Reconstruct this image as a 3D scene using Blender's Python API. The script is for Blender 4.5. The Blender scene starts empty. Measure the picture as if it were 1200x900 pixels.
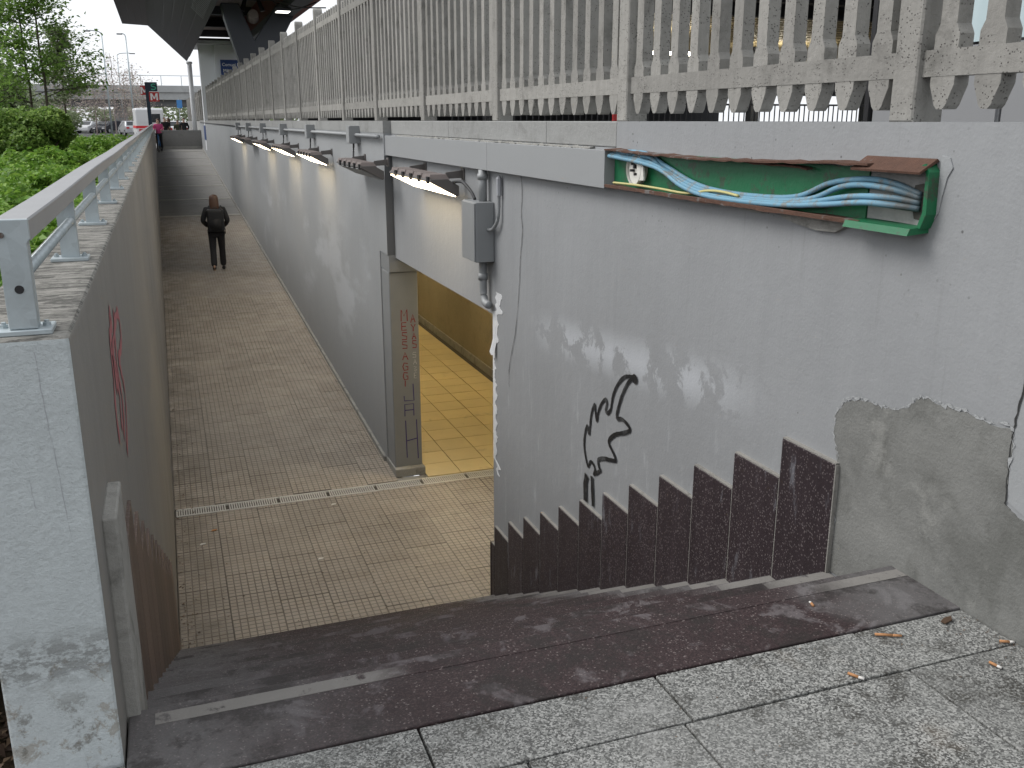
import bpy, bmesh, math, random
import numpy as np
from mathutils import Vector, Matrix
random.seed(7); rng = np.random.default_rng(7)
R = math.radians
scene = bpy.context.scene
C = scene.collection

# ------------------------------------------------------------------ camera
cam_d = bpy.data.cameras.new('camera'); cam = bpy.data.objects.new('camera', cam_d); C.objects.link(cam)
cam.location = (0, 0, 1.5); cam.rotation_euler = (R(90 - 15.69), 0, R(-19.96))
cam_d.sensor_width = 36; cam_d.lens = 33.0; cam_d.clip_start = 0.05; cam_d.clip_end = 2000
scene.camera = cam
# ------------------------------------------------------------------ sky and sun (bright overcast)
SUN_EL, SUN_AZ = R(46), R(298)          # azimuth clockwise from +Y: from the open left side
w = bpy.data.worlds.new('World'); scene.world = w; w.use_nodes = True
nt = w.node_tree; nt.nodes.clear()
sky = nt.nodes.new('ShaderNodeTexSky'); sky.sky_type = 'NISHITA'; sky.sun_disc = False
sky.sun_elevation = SUN_EL; sky.sun_rotation = SUN_AZ; sky.air_density = 1.0; sky.dust_density = 6.0; sky.ozone_density = 1.0
hs = nt.nodes.new('ShaderNodeHueSaturation'); hs.inputs['Saturation'].default_value = 0.22
bg = nt.nodes.new('ShaderNodeBackground'); bg.inputs['Strength'].default_value = 0.12
wo = nt.nodes.new('ShaderNodeOutputWorld')
mx = nt.nodes.new('ShaderNodeMix'); mx.data_type = 'RGBA'; mx.inputs[0].default_value = .85; mx.inputs[7].default_value = (6.8, 7.0, 7.3, 1)   # even cloud cover
nt.links.new(sky.outputs[0], hs.inputs['Color']); nt.links.new(hs.outputs[0], mx.inputs[6]); nt.links.new(mx.outputs[2], bg.inputs[0]); nt.links.new(bg.outputs[0], wo.inputs[0])
sd = bpy.data.lights.new('sun', 'SUN'); sd.energy = 1.5; sd.angle = R(30); sd.color = (1.0, 0.97, 0.93)
so = bpy.data.objects.new('sun', sd); C.objects.link(so)
sv = Vector((math.sin(SUN_AZ) * math.cos(SUN_EL), math.cos(SUN_AZ) * math.cos(SUN_EL), math.sin(SUN_EL)))
so.rotation_euler = (-sv).to_track_quat('-Z', 'Y').to_euler(); so.location = (0, 0, 30)
vs = scene.view_settings
vs.view_transform = 'Standard'; vs.look = 'None'; vs.exposure = 0.53; vs.gamma = 1.0; vs.use_curve_mapping = False

# ------------------------------------------------------------------ material helpers
class NB:
    def __init__(s, name):
        s.m = bpy.data.materials.new(name); s.m.use_nodes = True
        s.t = s.m.node_tree; s.t.nodes.clear()
        s.out = s.t.nodes.new('ShaderNodeOutputMaterial')
        s.p = s.t.nodes.new('ShaderNodeBsdfPrincipled'); s.t.links.new(s.p.outputs[0], s.out.inputs[0])
    def n(s, typ, **kw):
        nd = s.t.nodes.new(typ)
        for k, v in kw.items(): setattr(nd, k, v)
        return nd
    def put(s, sock, v):
        if hasattr(v, 'is_output') or hasattr(v, 'links'): s.t.links.new(v, sock)
        elif isinstance(v, (tuple, list)) and len(v) == 3 and sock.type == 'RGBA': sock.default_value = (*v, 1)
        else: sock.default_value = v
    def pos(s): return s.n('ShaderNodeNewGeometry').outputs['Position']
    def obj(s): return s.n('ShaderNodeTexCoord').outputs['Object']
    def rnd(s): return s.n('ShaderNodeObjectInfo').outputs['Random']
    def island(s): return s.n('ShaderNodeNewGeometry').outputs['Random Per Island']
    def map(s, v, sc=(1, 1, 1), loc=(0, 0, 0), rot=(0, 0, 0)):
        m = s.n('ShaderNodeMapping'); s.put(m.inputs['Vector'], v); m.inputs['Scale'].default_value = sc
        m.inputs['Location'].default_value = loc; m.inputs['Rotation'].default_value = rot; return m.outputs[0]
    def noise(s, v, scale=5, detail=4, rough=.55, dist=0.0):
        t = s.n('ShaderNodeTexNoise'); s.put(t.inputs['Vector'], v); t.inputs['Scale'].default_value = scale
        t.inputs['Detail'].default_value = detail; t.inputs['Roughness'].default_value = rough; t.inputs['Distortion'].default_value = dist
        return t.outputs['Fac']
    def vor(s, v, scale=50, feature='F1', out='Distance'):
        t = s.n('ShaderNodeTexVoronoi', feature=feature); s.put(t.inputs['Vector'], v); t.inputs['Scale'].default_value = scale
        return t.outputs[out]
    def math(s, op, a, b=0.0, clamp=False):
        m = s.n('ShaderNodeMath', operation=op); m.use_clamp = clamp; s.put(m.inputs[0], a); s.put(m.inputs[1], b); return m.outputs[0]
    def sep(s, v):
        m = s.n('ShaderNodeSeparateXYZ'); s.put(m.inputs[0], v); return m.outputs
    def ss(s, v, a, b, lo=0.0, hi=1.0):
        m = s.n('ShaderNodeMapRange', interpolation_type='SMOOTHSTEP'); s.put(m.inputs[0], v)
        for i, q in enumerate((a, b, lo, hi)): m.inputs[1 + i].default_value = q
        return m.outputs[0]
    def band(s, v, a, b, soft):
        return s.math('MULTIPLY', s.ss(v, a - soft, a + soft), s.ss(v, b - soft, b + soft, 1, 0))
    def mul(s, *a):
        r = a[0]
        for q in a[1:]: r = s.math('MULTIPLY', r, q)
        return r
    def mix(s, f, a, b, mode='MIX'):
        m = s.n('ShaderNodeMix', data_type='RGBA', blend_type=mode); s.put(m.inputs[0], f); s.put(m.inputs[6], a); s.put(m.inputs[7], b)
        return m.outputs[2]
    def var(s, col, f, amt):            # col * (1 + (f-.5)*amt)
        k = s.math('MULTIPLY_ADD', f, amt); k.node.inputs[2].default_value = 1 - amt / 2
        c = s.n('ShaderNodeVectorMath', operation='SCALE'); s.put(c.inputs[0], col); s.put(c.inputs['Scale'], k); return c.outputs[0]
    def bump(s, h, dist=.01, strength=1.0, normal=None):
        b = s.n('ShaderNodeBump'); s.put(b.inputs['Height'], h); b.inputs['Distance'].default_value = dist; b.inputs['Strength'].default_value = strength
        if normal: s.put(b.inputs['Normal'], normal)
        return b.outputs[0]
    def done(s, col=None, rough=.8, normal=None, metal=0.0, spec=.5):
        if col is not None: s.put(s.p.inputs['Base Color'], col)
        s.put(s.p.inputs['Roughness'], rough); s.put(s.p.inputs['Metallic'], metal); s.p.inputs['Specular IOR Level'].default_value = spec
        if normal: s.put(s.p.inputs['Normal'], normal)
        return s.m
M = {}
def simple(name, col, rough=.6, metal=0.0, var=.12, scale=6.0, bump=.0, spec=.4):
    b = NB(name); o = b.obj(); f = b.noise(o, scale, 5)
    c = b.var(col, f, var); nrm = b.bump(b.noise(o, scale * 8, 4), bump) if bump else None
    M[name] = b.done(c, rough, nrm, metal, spec); return M[name]
def glow(name, col, st):
    b = NB(name); b.p.inputs['Base Color'].default_value = (*col, 1); b.p.inputs['Emission Color'].default_value = (*col, 1)
    b.p.inputs['Emission Strength'].default_value = st; M[name] = b.m; return b.m

# painted plaster of the trench walls
def wall_paint(name, base, chalk=True, streak=.09):
    b = NB(name); p = b.pos(); x, y, z = b.sep(p)
    big = b.noise(p, .9, 5, .6); c = b.var(base, big, .22)
    st = b.noise(b.map(p, (6, 6, .35)), 1.6, 5, .6); c = b.var(c, st, streak)
    fine = b.noise(p, 40, 4); c = b.var(c, fine, .08)
    # grime specks and stains
    dk = b.ss(b.noise(p, 7, 6, .7), .66, .76); c = b.mix(b.math('MULTIPLY', dk, .35), c, (.16, .16, .155))
    sp = b.ss(b.vor(p, 9), .035, .02); sp2 = b.math('MULTIPLY', sp, b.ss(b.noise(p, 2.5, 2), .55, .6)); c = b.mix(b.math('MULTIPLY', sp2, .7), c, (.06, .06, .06))
    if chalk:
        n1 = b.noise(p, 4.5, 7, .68, .3); n2 = b.noise(b.map(p, (5, 5, 1.2)), 2.2, 6, .65)
        zl = b.math('MULTIPLY_ADD', y, -.085); zl.node.inputs[2].default_value = .62     # the tide line drops with the stair
        dz = b.math('SUBTRACT', z, zl)
        m1 = b.mul(b.band(dz, -.08, .1, .09), b.band(y, 3.4, 5.6, .4), b.ss(n1, .465, .525))
        m2 = b.mul(b.ss(b.math('SUBTRACT', z, zl), .05, -.6), b.ss(n2, .55, .72), b.band(y, 3, 6.4, .4))
        m3 = b.mul(b.band(y, 10.5, 24, 1.5), b.band(z, -1.4, .1, .4), b.ss(b.noise(b.map(p, (1, .35, 1)), 1.6, 6, .6), .5, .62))
        m = b.math('MULTIPLY', b.math('MAXIMUM', b.math('MAXIMUM', b.math('MULTIPLY', m1, 1.0), b.math('MULTIPLY', m2, .55)), b.math('MULTIPLY', m3, .5)), .6)
        c = b.mix(m, c, (.5, .52, .55))
    if name == 'wall_grey':
        sp = b.mul(b.ss(b.vor(p, 26), .16, .08), b.ss(z, .85, 1.15), b.ss(b.noise(p, 3, 5, .7), .46, .6)); c = b.mix(b.math('MULTIPLY', sp, .75), c, (.05, .05, .048))
        rm = b.noise(b.map(p, (1, 7, .22)), 2.6, 3, .5); c = b.var(c, rm, .08)
        dr = b.mul(b.ss(b.noise(b.map(p, (14, 14, .5)), 1.8, 4, .6), .6, .72), b.ss(z, -.4, 1.1)); c = b.mix(b.math('MULTIPLY', dr, .13), c, (.14, .14, .135))
    h = b.math('ADD', b.math('MULTIPLY', b.noise(p, 14, 5, .6), .6), b.math('MULTIPLY', b.noise(p, 90, 3), .25))
    M[name] = b.done(c, b.ss(big, .2, .8, .5, .72), b.bump(h, .006, .7), 0, .35); return M[name]
wall_paint('wall_grey', (.266, .274, .282))
wall_paint('wall_far', (.285, .295, .302))
wall_paint('wall_inner', (.215, .208, .195), chalk=False, streak=.3)

def concrete(name, base, dirt=.5, sc=1.0, rough=.88, pits=False, vstreak=False):
    b = NB(name); p = b.pos(); c = b.var(base, b.noise(p, 1.7 * sc, 6, .62), .35)
    if pits: c = b.var(c, b.rnd(), .28); c = b.var(c, b.noise(b.map(p, (9, 9, .7)), 2.5, 5, .6), .45)
    c = b.var(c, b.noise(p, 22 * sc, 5, .7), .3)
    d = b.ss(b.noise(p if not vstreak else b.map(p, (4, 4, .6)), 3.2 * sc, 7, .7, .4), .5, .72); c = b.mix(b.math('MULTIPLY', d, dirt), c, (.09, .088, .08))
    h = b.noise(p, 35 * sc, 6, .7)
    if pits:
        v = b.ss(b.vor(p, 80), .26, .16); k = b.ss(b.noise(p, 9, 3), .42, .55); pt = b.math('MULTIPLY', v, k)
        c = b.mix(b.math('MULTIPLY', pt, .8), c, (.07, .065, .06)); h = b.math('SUBTRACT', h, pt)
    M[name] = b.done(c, rough, b.bump(h, .006, .8), 0, .25); return M[name]
concrete('concrete_fence', (.275, .268, .25), .55, 1.2, pits=True)
concrete('concrete_coping', (.275, .278, .272), .35)
concrete('concrete_raw', (.30, .295, .275), .7, 1.6)
b = NB('concrete_patch'); p = b.pos(); x, y, z = b.sep(p)
c = b.var((.185, .187, .178), b.noise(p, 2.2, 8, .68), .75); c = b.var(c, b.noise(b.map(p, (1, 1, 2.2)), 9, 8, .72), .35); c = b.var(c, b.noise(p, 70, 4, .7), .2)
dm = b.ss(b.noise(b.map(p, (1, 1, .8), (0, 3, 1)), 2.8, 7, .66, .4), .47, .62); c = b.mix(b.math('MULTIPLY', dm, .5), c, (.085, .086, .078))
lt = b.ss(b.noise(b.map(p, (1, 1, 1), (4, 9, 2)), 5, 7, .7), .56, .68); c = b.mix(b.math('MULTIPLY', lt, .35), c, (.33, .33, .31))
M['concrete_patch'] = b.done(c, .85, b.bump(b.math('ADD', b.noise(p, 18, 7, .72), b.math('MULTIPLY', b.noise(p, 90, 4), .4)), .006, .9), 0, .25)
concrete('concrete_light', (.42, .41, .38), .35)
concrete('ramp_concrete', (.27, .265, .255), .3, .6)
concrete('bridge_concrete', (.36, .37, .37), .3, .2)
concrete('mortar', (.27, .26, .24), .5, 3)

# front face of the left parapet: pale paint flaking off concrete
b = NB('parapet_front'); p = b.pos(); x, y, z = b.sep(p)
c = b.var((.47, .51, .52), b.noise(p, 4.5, 8, .72), .35); c = b.var(c, b.noise(b.map(p, (3, 3, 1)), 26, 8, .75), .32)
fl = b.noise(p, 12, 10, .78, .4); low = b.ss(z, .6, .05, 0, .14); m = b.ss(b.math('ADD', fl, low), .66, .7)
c = b.mix(b.math('MULTIPLY', m, .85), c, (.33, .32, .29))
g1 = b.mul(b.band(z, .25, .36, .035), b.ss(b.noise(b.map(p, (1.2, 1, 2)), 22, 10, .8), .44, .54)); c = b.mix(b.math('MULTIPLY', g1, .6), c, (.13, .13, .12))
g2 = b.mul(b.band(z, -.02, .2, .06), b.ss(b.noise(p, 11, 8, .75), .54, .62)); c = b.mix(b.math('MULTIPLY', g2, .7), c, (.13, .12, .10))
h = b.math('ADD', b.math('MULTIPLY', fl, -.8), b.noise(p, 60, 5, .7))
M['parapet_front'] = b.done(c, .7, b.bump(h, .008, .8), 0, .35)
# parapet top: raw weathered concrete with dark lichen along the grain
b = NB('parapet_top'); p = b.pos()
c = b.var((.33, .32, .295), b.noise(p, 9, 7, .75), .8)
d = b.ss(b.noise(b.map(p, (4, 13, 5)), 2.2, 9, .8, .6), .44, .56); c = b.mix(b.math('MULTIPLY', d, .8), c, (.065, .065, .06))
M['parapet_top'] = b.done(c, .9, b.bump(b.noise(b.map(p, (1, 3, 1)), 25, 7, .75), .012, 1), 0, .2)

# salt-and-pepper granite paving
b = NB('granite'); p = b.pos()
v = b.n('ShaderNodeTexVoronoi'); b.put(v.inputs['Vector'], b.map(p, (1, 1, 1))); v.inputs['Scale'].default_value = 215
g = b.sep(v.outputs['Color'])[0]
c = b.mix(b.ss(g, .34, .40), (.035, .035, .034), (.19, .193, .183)); c = b.mix(b.ss(g, .74, .8), c, (.36, .36, .345))
c = b.mix(b.ss(b.noise(p, 2.2, 5, .65), .35, .7, .5, .12), c, (.185, .187, .18))          # dust filling the grain
c = b.var(c, b.rnd(), .14)
st = b.ss(b.noise(p, 4.6, 9, .74, .4), .5, .6); c = b.mix(b.mul(st, b.ss(b.noise(p, 120, 3), .62, .4), .85), c, (.035, .033, .028))
wh = b.ss(b.noise(b.map(p, (1, 1, 1), (7, 3, 0)), 3.3, 7, .7), .56, .68); c = b.mix(b.math('MULTIPLY', wh, .5), c, (.33, .33, .32))
br = b.ss(b.noise(p, 2.1, 4, .6), .6, .75); c = b.mix(b.math('MULTIPLY', br, .3), c, (.2, .15, .10))
M['granite'] = b.done(c, b.ss(st, 0, 1, .72, .55), b.bump(b.noise(p, 130, 4), .002, .6), 0, .4)

# dark purple-brown stone of the steps, worn grey
def porphyry(name, amount=1.0):
    b = NB(name); p = b.pos(); x, y, z = b.sep(p)
    v = b.n('ShaderNodeTexVoronoi'); b.put(v.inputs['Vector'], p); v.inputs['Scale'].default_value = 240
    g = b.sep(v.outputs['Color'])[0]
    c = b.mix(b.ss(g, .6, .7), (.030, .0195, .0205), (.050, .033, .0335)); c = b.mix(b.ss(g, .95, .98), c, (.15, .125, .12))
    c = b.var(c, b.noise(p, 3, 6, .65), .6)
    worn = b.ss(b.noise(p, 5.2, 8, .68, .6), .54, .62); c = b.mix(b.math('MULTIPLY', worn, .55), c, (.16, .145, .15))
    ends = b.math('MAXIMUM', b.ss(b.math('ADD', x, b.math('MULTIPLY', b.noise(p, 5, 5), .5)), 2.0, 2.35), b.ss(b.math('ADD', x, b.math('MULTIPLY', b.noise(p, 4, 5), .7)), .95, .1))
    c = b.mix(b.math('MULTIPLY', ends, .55 * amount), c, (.16, .16, .16))
    dk = b.ss(b.noise(p, 3.4, 9, .76), .49, .6); c = b.mix(b.math('MULTIPLY', dk, .7), c, (.022, .019, .018))
    return b, c, p, worn
b, c, p, worn = porphyry('porphyry'); M['porphyry'] = b.done(c, b.ss(worn, 0, 1, .55, .75), b.bump(b.noise(p, 60, 5, .7), .004, .7), 0, .25)
b, c, p, worn = porphyry('strip_worn'); x, y, z = b.sep(p)
keep = b.math('MAXIMUM', b.math('MULTIPLY', b.ss(x, 1.85, 2.1), b.ss(y, 6.5, 3.0, .4, 1)), b.math('MULTIPLY', b.ss(x, .55, .36), b.ss(y, 2.5, 2.36))); keep = b.math('MULTIPLY', keep, b.ss(b.noise(p, 11, 7, .7), .34, .44))
c = b.mix(b.math('MULTIPLY', keep, .8), c, (.225, .215, .20)); M['strip_worn'] = b.done(c, .7, b.bump(b.noise(p, 80, 4), .003, .6), 0, .3)

# dark terrazzo of the skirting panels
def terrazzo(name, base, chip):
    b = NB(name); p = b.pos(); x, y, z = b.sep(p)
    v = b.n('ShaderNodeTexVoronoi'); b.put(v.inputs['Vector'], b.map(p, (1, 1, .8))); v.inputs['Scale'].default_value = 120
    g = b.sep(v.outputs['Color'])[0]; dist = v.outputs['Distance']
    ch = b.mul(b.ss(g, .55, .62), b.ss(dist, .45, .3)); c = b.mix(b.math('MULTIPLY', ch, .75), base, chip)
    c = b.var(c, b.rnd(), .55); c = b.var(c, b.noise(b.map(p, (6, 6, .5)), 3, 6, .65), .8)
    ef = b.mul(b.ss(b.noise(b.map(p, (7, 7, 1.5)), 2.4, 6, .65), .56, .7), b.ss(b.noise(p, 1.6, 3), .42, .62)); c = b.mix(b.math('MULTIPLY', ef, .45), c, (.26, .27, .3))
    M[name] = b.done(c, .5, b.bump(b.noise(p, 70, 4), .002, .5), 0, .28)
terrazzo('panel_dark', (.030, .022, .025), (.15, .13, .13))
terrazzo('panel_brown', (.11, .075, .06), (.2, .16, .13))

# ribbed floor tiles: each tile is an object, its ten by ten studs are relief
def stud_tile(name, base, coord, size, cells, amt=1.0, far=False):
    b = NB(name); o = b.obj() if coord == 'obj' else b.pos(); p = b.pos(); x, y, z = b.sep(o)
    fr = lambda a: b.math('ABSOLUTE', b.math('SUBTRACT', b.math('FRACT', b.math('MULTIPLY', a, cells / size)), .5))
    gx, gy = b.ss(fr(x), .37, .46), b.ss(fr(y), .35, .45)
    gr = b.math('MAXIMUM', gx, gy)
    c = b.var(base, b.rnd(), .16) if coord == 'obj' else base
    c = b.var(c, b.noise(p, .9, 7, .7), .6); c = b.var(c, b.noise(p, 16, 4), .25)
    dirt = b.ss(b.noise(p, .8, 5, .6), .35, .75, .55, .95)
    c = b.mix(b.mul(gr, dirt, .8 * amt), c, (.055, .043, .032))
    st = b.ss(b.noise(p, 2.7, 7, .7), .6, .7); c = b.mix(b.math('MULTIPLY', st, .35), c, (.08, .07, .055))
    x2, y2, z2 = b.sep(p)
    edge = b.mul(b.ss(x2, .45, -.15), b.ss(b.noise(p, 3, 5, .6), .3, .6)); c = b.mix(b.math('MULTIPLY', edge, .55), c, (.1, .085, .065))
    M[name] = b.done(c, b.ss(b.noise(p, 5, 4), .3, .7, .42, .7), b.bump(b.math('MULTIPLY', gr, -1), .004, .8), 0, .45)
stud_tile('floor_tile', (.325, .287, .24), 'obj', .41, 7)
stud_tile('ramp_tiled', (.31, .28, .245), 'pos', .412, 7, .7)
b = NB('tunnel_tile'); p = b.pos(); c = b.var((.66, .54, .29), b.rnd(), .14); c = b.var(c, b.noise(p, 2.5, 6, .65), .3)
st = b.ss(b.noise(p, 3.4, 7, .7), .6, .72); c = b.mix(b.math('MULTIPLY', st, .4), c, (.2, .15, .08))
M['tunnel_tile'] = b.done(c, .35, b.bump(b.noise(p, 8, 4), .002, .5), 0, .5)
concrete('tunnel_wall', (.27, .24, .175), .3, .8)
concrete('grout', (.085, .075, .062), .3)

# metals
b = NB('galvanised'); p = b.pos(); v = b.n('ShaderNodeTexVoronoi'); b.put(v.inputs['Vector'], p); v.inputs['Scale'].default_value = 28
c = b.var((.40, .45, .47), b.sep(v.outputs['Color'])[0], .14); c = b.var(c, b.noise(p, 8, 6, .7), .22)
M['galvanised'] = b.done(c, b.ss(b.noise(p, 20, 4), .3, .7, .38, .6), b.bump(b.noise(p, 70, 4), .001, .5), .55, .5)
b = NB('rail_paint'); p = b.pos(); c = b.var((.27, .272, .28), b.noise(p, 5, 6, .7), .3); c = b.mix(b.ss(b.noise(p, 22, 7, .75), .66, .72), c, (.2, .2, .19))
M['rail_paint'] = b.done(c, .5, b.bump(b.noise(p, 45, 4), .001, .5), .3, .5)
simple('cover_grey', (.275, .284, .29), .5, 0, .07, 2.0, .0008)
simple('steel_grey', (.14, .145, .15), .5, .3, .2, 5)
simple('lamp_body', (.13, .12, .115), .5, .3, .25, 12)
simple('lamp_fin', (.30, .255, .24), .5, .1, .3, 16)
simple('pipe_grey', (.27, .28, .285), .55, .2, .25, 14)
simple('box_grey', (.25, .26, .265), .5, .2, .16, 6)
simple('cable_black', (.035, .035, .037), .6)
b = NB('cable_blue'); p = b.pos(); x, y, z = b.sep(p); c = b.var((.15, .31, .42), b.noise(p, 7, 6, .7), .35)
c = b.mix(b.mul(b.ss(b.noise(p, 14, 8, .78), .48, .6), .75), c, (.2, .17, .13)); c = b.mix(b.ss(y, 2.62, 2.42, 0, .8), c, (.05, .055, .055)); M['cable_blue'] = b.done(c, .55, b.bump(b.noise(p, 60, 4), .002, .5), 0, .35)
simple('cable_yellow', (.5, .46, .2), .5)
simple('white_plastic', (.62, .61, .57), .5, 0, .3, 30)
b = NB('paint_black'); p = b.pos(); c = b.mix(b.ss(b.noise(p, 8, 6, .7), .5, .72), (.011, .011, .012), (.09, .093, .095)); M['paint_black'] = b.done(c, .5)
simple('paint_blue', (.05, .035, .16), .6, 0, .5, 9)
simple('paint_red', (.24, .03, .028), .65, 0, .5, 9)
simple('paint_white', (.5, .5, .5), .65, 0, .4, 9)
simple('paint_pink', (.36, .12, .13), .75, 0, .6, 3)
simple('crack_dark', (.03, .03, .03), .9)
simple('peel_white', (.6, .61, .62), .8, 0, .3, 14, .004)
simple('peel_edge', (.325, .335, .34), .8, 0, .4, 20, .004)
simple('peel_grey', (.33, .34, .36), .7)
simple('drain_steel', (.5, .49, .46), .45, .15, .3, 6)
simple('drain_dark', (.06, .057, .05), .8)
b = NB('green_paint'); p = b.pos(); c = b.var((.008, .125, .05), b.noise(p, 6, 6, .65), .4)
d = b.ss(b.noise(p, 9, 9, .8), .54, .62); c = b.mix(b.math('MULTIPLY', d, .75), c, (.05, .045, .035)); M['green_paint'] = b.done(c, .42, b.bump(b.noise(p, 30, 5), .003, .6), 0, .5)
b = NB('rust'); p = b.pos(); c = b.mix(b.noise(p, 18, 7, .75), (.05, .032, .026), (.16, .085, .06)); c = b.mix(b.ss(b.noise(p, 7, 6, .7), .55, .62), c, (.17, .165, .16))
M['rust'] = b.done(c, .85, b.bump(b.noise(p, 60, 6, .75), .006, 1), 0, .2)
# dark metal cladding of the station canopy: pressed seams along its length
b = NB('cladding'); p = b.pos(); x, y, z = b.sep(p)
s_ = b.ss(b.math('ABSOLUTE', b.math('SUBTRACT', b.math('FRACT', b.math('MULTIPLY', x, 3.2)), .5)), .42, .48)
c = b.var((.024, .028, .037), b.noise(p, .5, 4), .2); c = b.mix(b.math('MULTIPLY', s_, .3), c, (.018, .02, .026)); M['cladding'] = b.done(c, .5, b.bump(b.math('MULTIPLY', s_, -1), .012, .5), .0, .25)
simple('ceiling_brown', (.30, .26, .24), .8, 0, .15, .8)
simple('steel_dark', (.06, .066, .078), .5, .2, .12, 1)
simple('station_white', (.72, .74, .76), .7, 0, .08, 1)
simple('station_grey', (.23, .235, .245), .6, 0, .08, 1)
simple('red_brown', (.20, .06, .05), .6)
simple('soffit_dark', (.035, .036, .04), .8)
simple('slat_wood', (.46, .38, .22), .6, 0, .3, 2)
simple('frame_black', (.02, .02, .022), .4)
b = NB('glass_pane'); M['glass_pane'] = b.done((.45, .55, .58), .06, None, 0, .6)
simple('sign_blue', (.02, .05, .16), .5, 0, .05); simple('sign_white', (.75, .75, .75), .5, 0, .05)
simple('sign_navy', (.012, .025, .045), .5, 0, .05); simple('sign_green', (.05, .36, .22), .5, 0, .05)
simple('sign_red', (.42, .03, .03), .5, 0, .05); simple('sign_lightblue', (.08, .27, .62), .5, 0, .05)
# soil and ground
b = NB('soil'); p = b.pos(); c = b.mix(b.noise(p, 6, 8, .75), (.03, .022, .016), (.12, .09, .06)); M['soil'] = b.done(c, .95, b.bump(b.noise(p, 18, 8, .8), .04, 1), 0, .1)
b = NB('asphalt'); p = b.pos(); c = b.var((.09, .09, .092), b.noise(p, .4, 6, .6), .4); c = b.var(c, b.noise(p, 60, 4), .3); M['asphalt'] = b.done(c, .85, b.bump(b.noise(p, 60, 5), .004, .6), 0, .2)
b = NB('plaza'); p = b.pos(); c = b.var((.25, .245, .235), b.noise(p, 1.2, 6, .6), .4); M['plaza'] = b.done(c, .85)
simple('bark', (.09, .075, .06), .9, 0, .5, 8, .01)
simple('twig', (.27, .23, .215), .9, 0, .4, 8)
def leafmat(name, ca, cb, cc, trans=.35):
    b = NB(name); r = b.island(); p = b.pos()
    cr = b.n('ShaderNodeValToRGB'); e = cr.color_ramp.elements; e[0].position = 0; e[0].color = (*ca, 1); e[1].position = 1; e[1].color = (*cc, 1)
    q = e.new(.55); q.color = (*cb, 1); b.put(cr.inputs[0], r)
    c = b.var(cr.outputs[0], b.noise(p, 1.4, 4, .6), .7)
    b.done(c, .55, None, 0, .35)
    tr = b.n('ShaderNodeBsdfTranslucent'); b.put(tr.inputs[0], b.var(c, .5, 0.0)); ms = b.n('ShaderNodeMixShader'); ms.inputs[0].default_value = trans
    b.t.links.new(b.p.outputs[0], ms.inputs[1]); b.t.links.new(tr.outputs[0], ms.inputs[2]); b.t.links.new(ms.outputs[0], b.out.inputs[0]); M[name] = b.m
leafmat('leaf_near', (.10, .21, .03), (.17, .32, .045), (.28, .43, .08), .42)
leafmat('leaf_bush', (.10, .19, .04), (.19, .31, .065), (.31, .43, .12), .42)
leafmat('leaf_tree', (.12, .22, .045), (.18, .31, .065), (.26, .39, .10), .5)
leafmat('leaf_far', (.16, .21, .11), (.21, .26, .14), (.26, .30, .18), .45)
leafmat('leaf_brown', (.36, .29, .27), (.42, .36, .33), (.36, .36, .27), .4)
leafmat('litter_leaf', (.05, .03, .02), (.11, .07, .045), (.2, .14, .09), .1)
# clothes
simple('skin', (.5, .33, .25), .6); simple('hair_brown', (.075, .04, .026), .5, 0, .5, 25); simple('jacket_black', (.016, .016, .018), .75, 0, .4, 9, .01)
simple('trouser_black', (.02, .02, .023), .85, 0, .4, 9, .01); simple('bag_black', (.011, .012, .014), .5, 0, .4, 14, .006); simple('shoe_black', (.012, .012, .012), .5)
simple('coat_green', (.05, .06, .035), .8); simple('coat_pink', (.5, .07, .2), .8); simple('coat_blue', (.05, .06, .22), .8); simple('tyre', (.02, .02, .02), .8)
simple('car_white', (.62, .63, .64), .3, 0, .04); simple('car_dark', (.03, .032, .04), .25, 0, .04); simple('car_silver', (.4, .41, .43), .3, .4, .04)
simple('car_glass', (.03, .035, .04), .08, 0, .04); simple('red_stripe', (.6, .03, .04), .4); simple('butt_orange', (.40, .20, .09), .8); simple('butt_white', (.6, .58, .55), .8); simple('ash', (.05, .05, .05), .9)
glow('lamp_glow', (1.0, .82, .56), 9.0); glow('tunnel_glow', (1.0, .80, .46), 38.0); glow('station_glow', (1.0, .97, .9), 3.0); glow('slat_fill_glow', (1.0, .92, .75), 30.0)

# ------------------------------------------------------------------ mesh helpers
def link(o): C.objects.link(o); return o
def mesh_obj(name, me, parent=None, loc=None, rot=None):
    o = bpy.data.objects.new(name, me); link(o)
    if parent: o.parent = parent
    if loc is not None: o.location = loc
    if rot is not None: o.rotation_euler = rot
    return o
def obj(name, bm, mat, parent=None, smooth=False, loc=None, rot=None, bevel=0, fix=True):
    if fix: bmesh.ops.recalc_face_normals(bm, faces=bm.faces)
    me = bpy.data.meshes.new(name); bm.to_mesh(me); bm.free()
    for m_ in (mat if isinstance(mat, (list, tuple)) else [mat]): me.materials.append(M[m_])
    if smooth:
        for p_ in me.polygons: p_.use_smooth = True
    o = mesh_obj(name, me, parent, loc, rot)
    if bevel:
        md = o.modifiers.new('bevel', 'BEVEL'); md.width = bevel; md.segments = 2; md.limit_method = 'ANGLE'
    return o
def tag(o, label, cat, group=None):
    o['label'] = label; o['category'] = cat
    if group: o['group'] = group
    return o
def kind(o, k): o['kind'] = k; return o
def thing(name, label, cat, loc=(0, 0, 0), rz=0, group=None):
    o = bpy.data.objects.new(name, None); link(o); o.location = loc; o.rotation_euler = (0, 0, rz); o.empty_display_size = .1
    return tag(o, label, cat, group)
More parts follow.
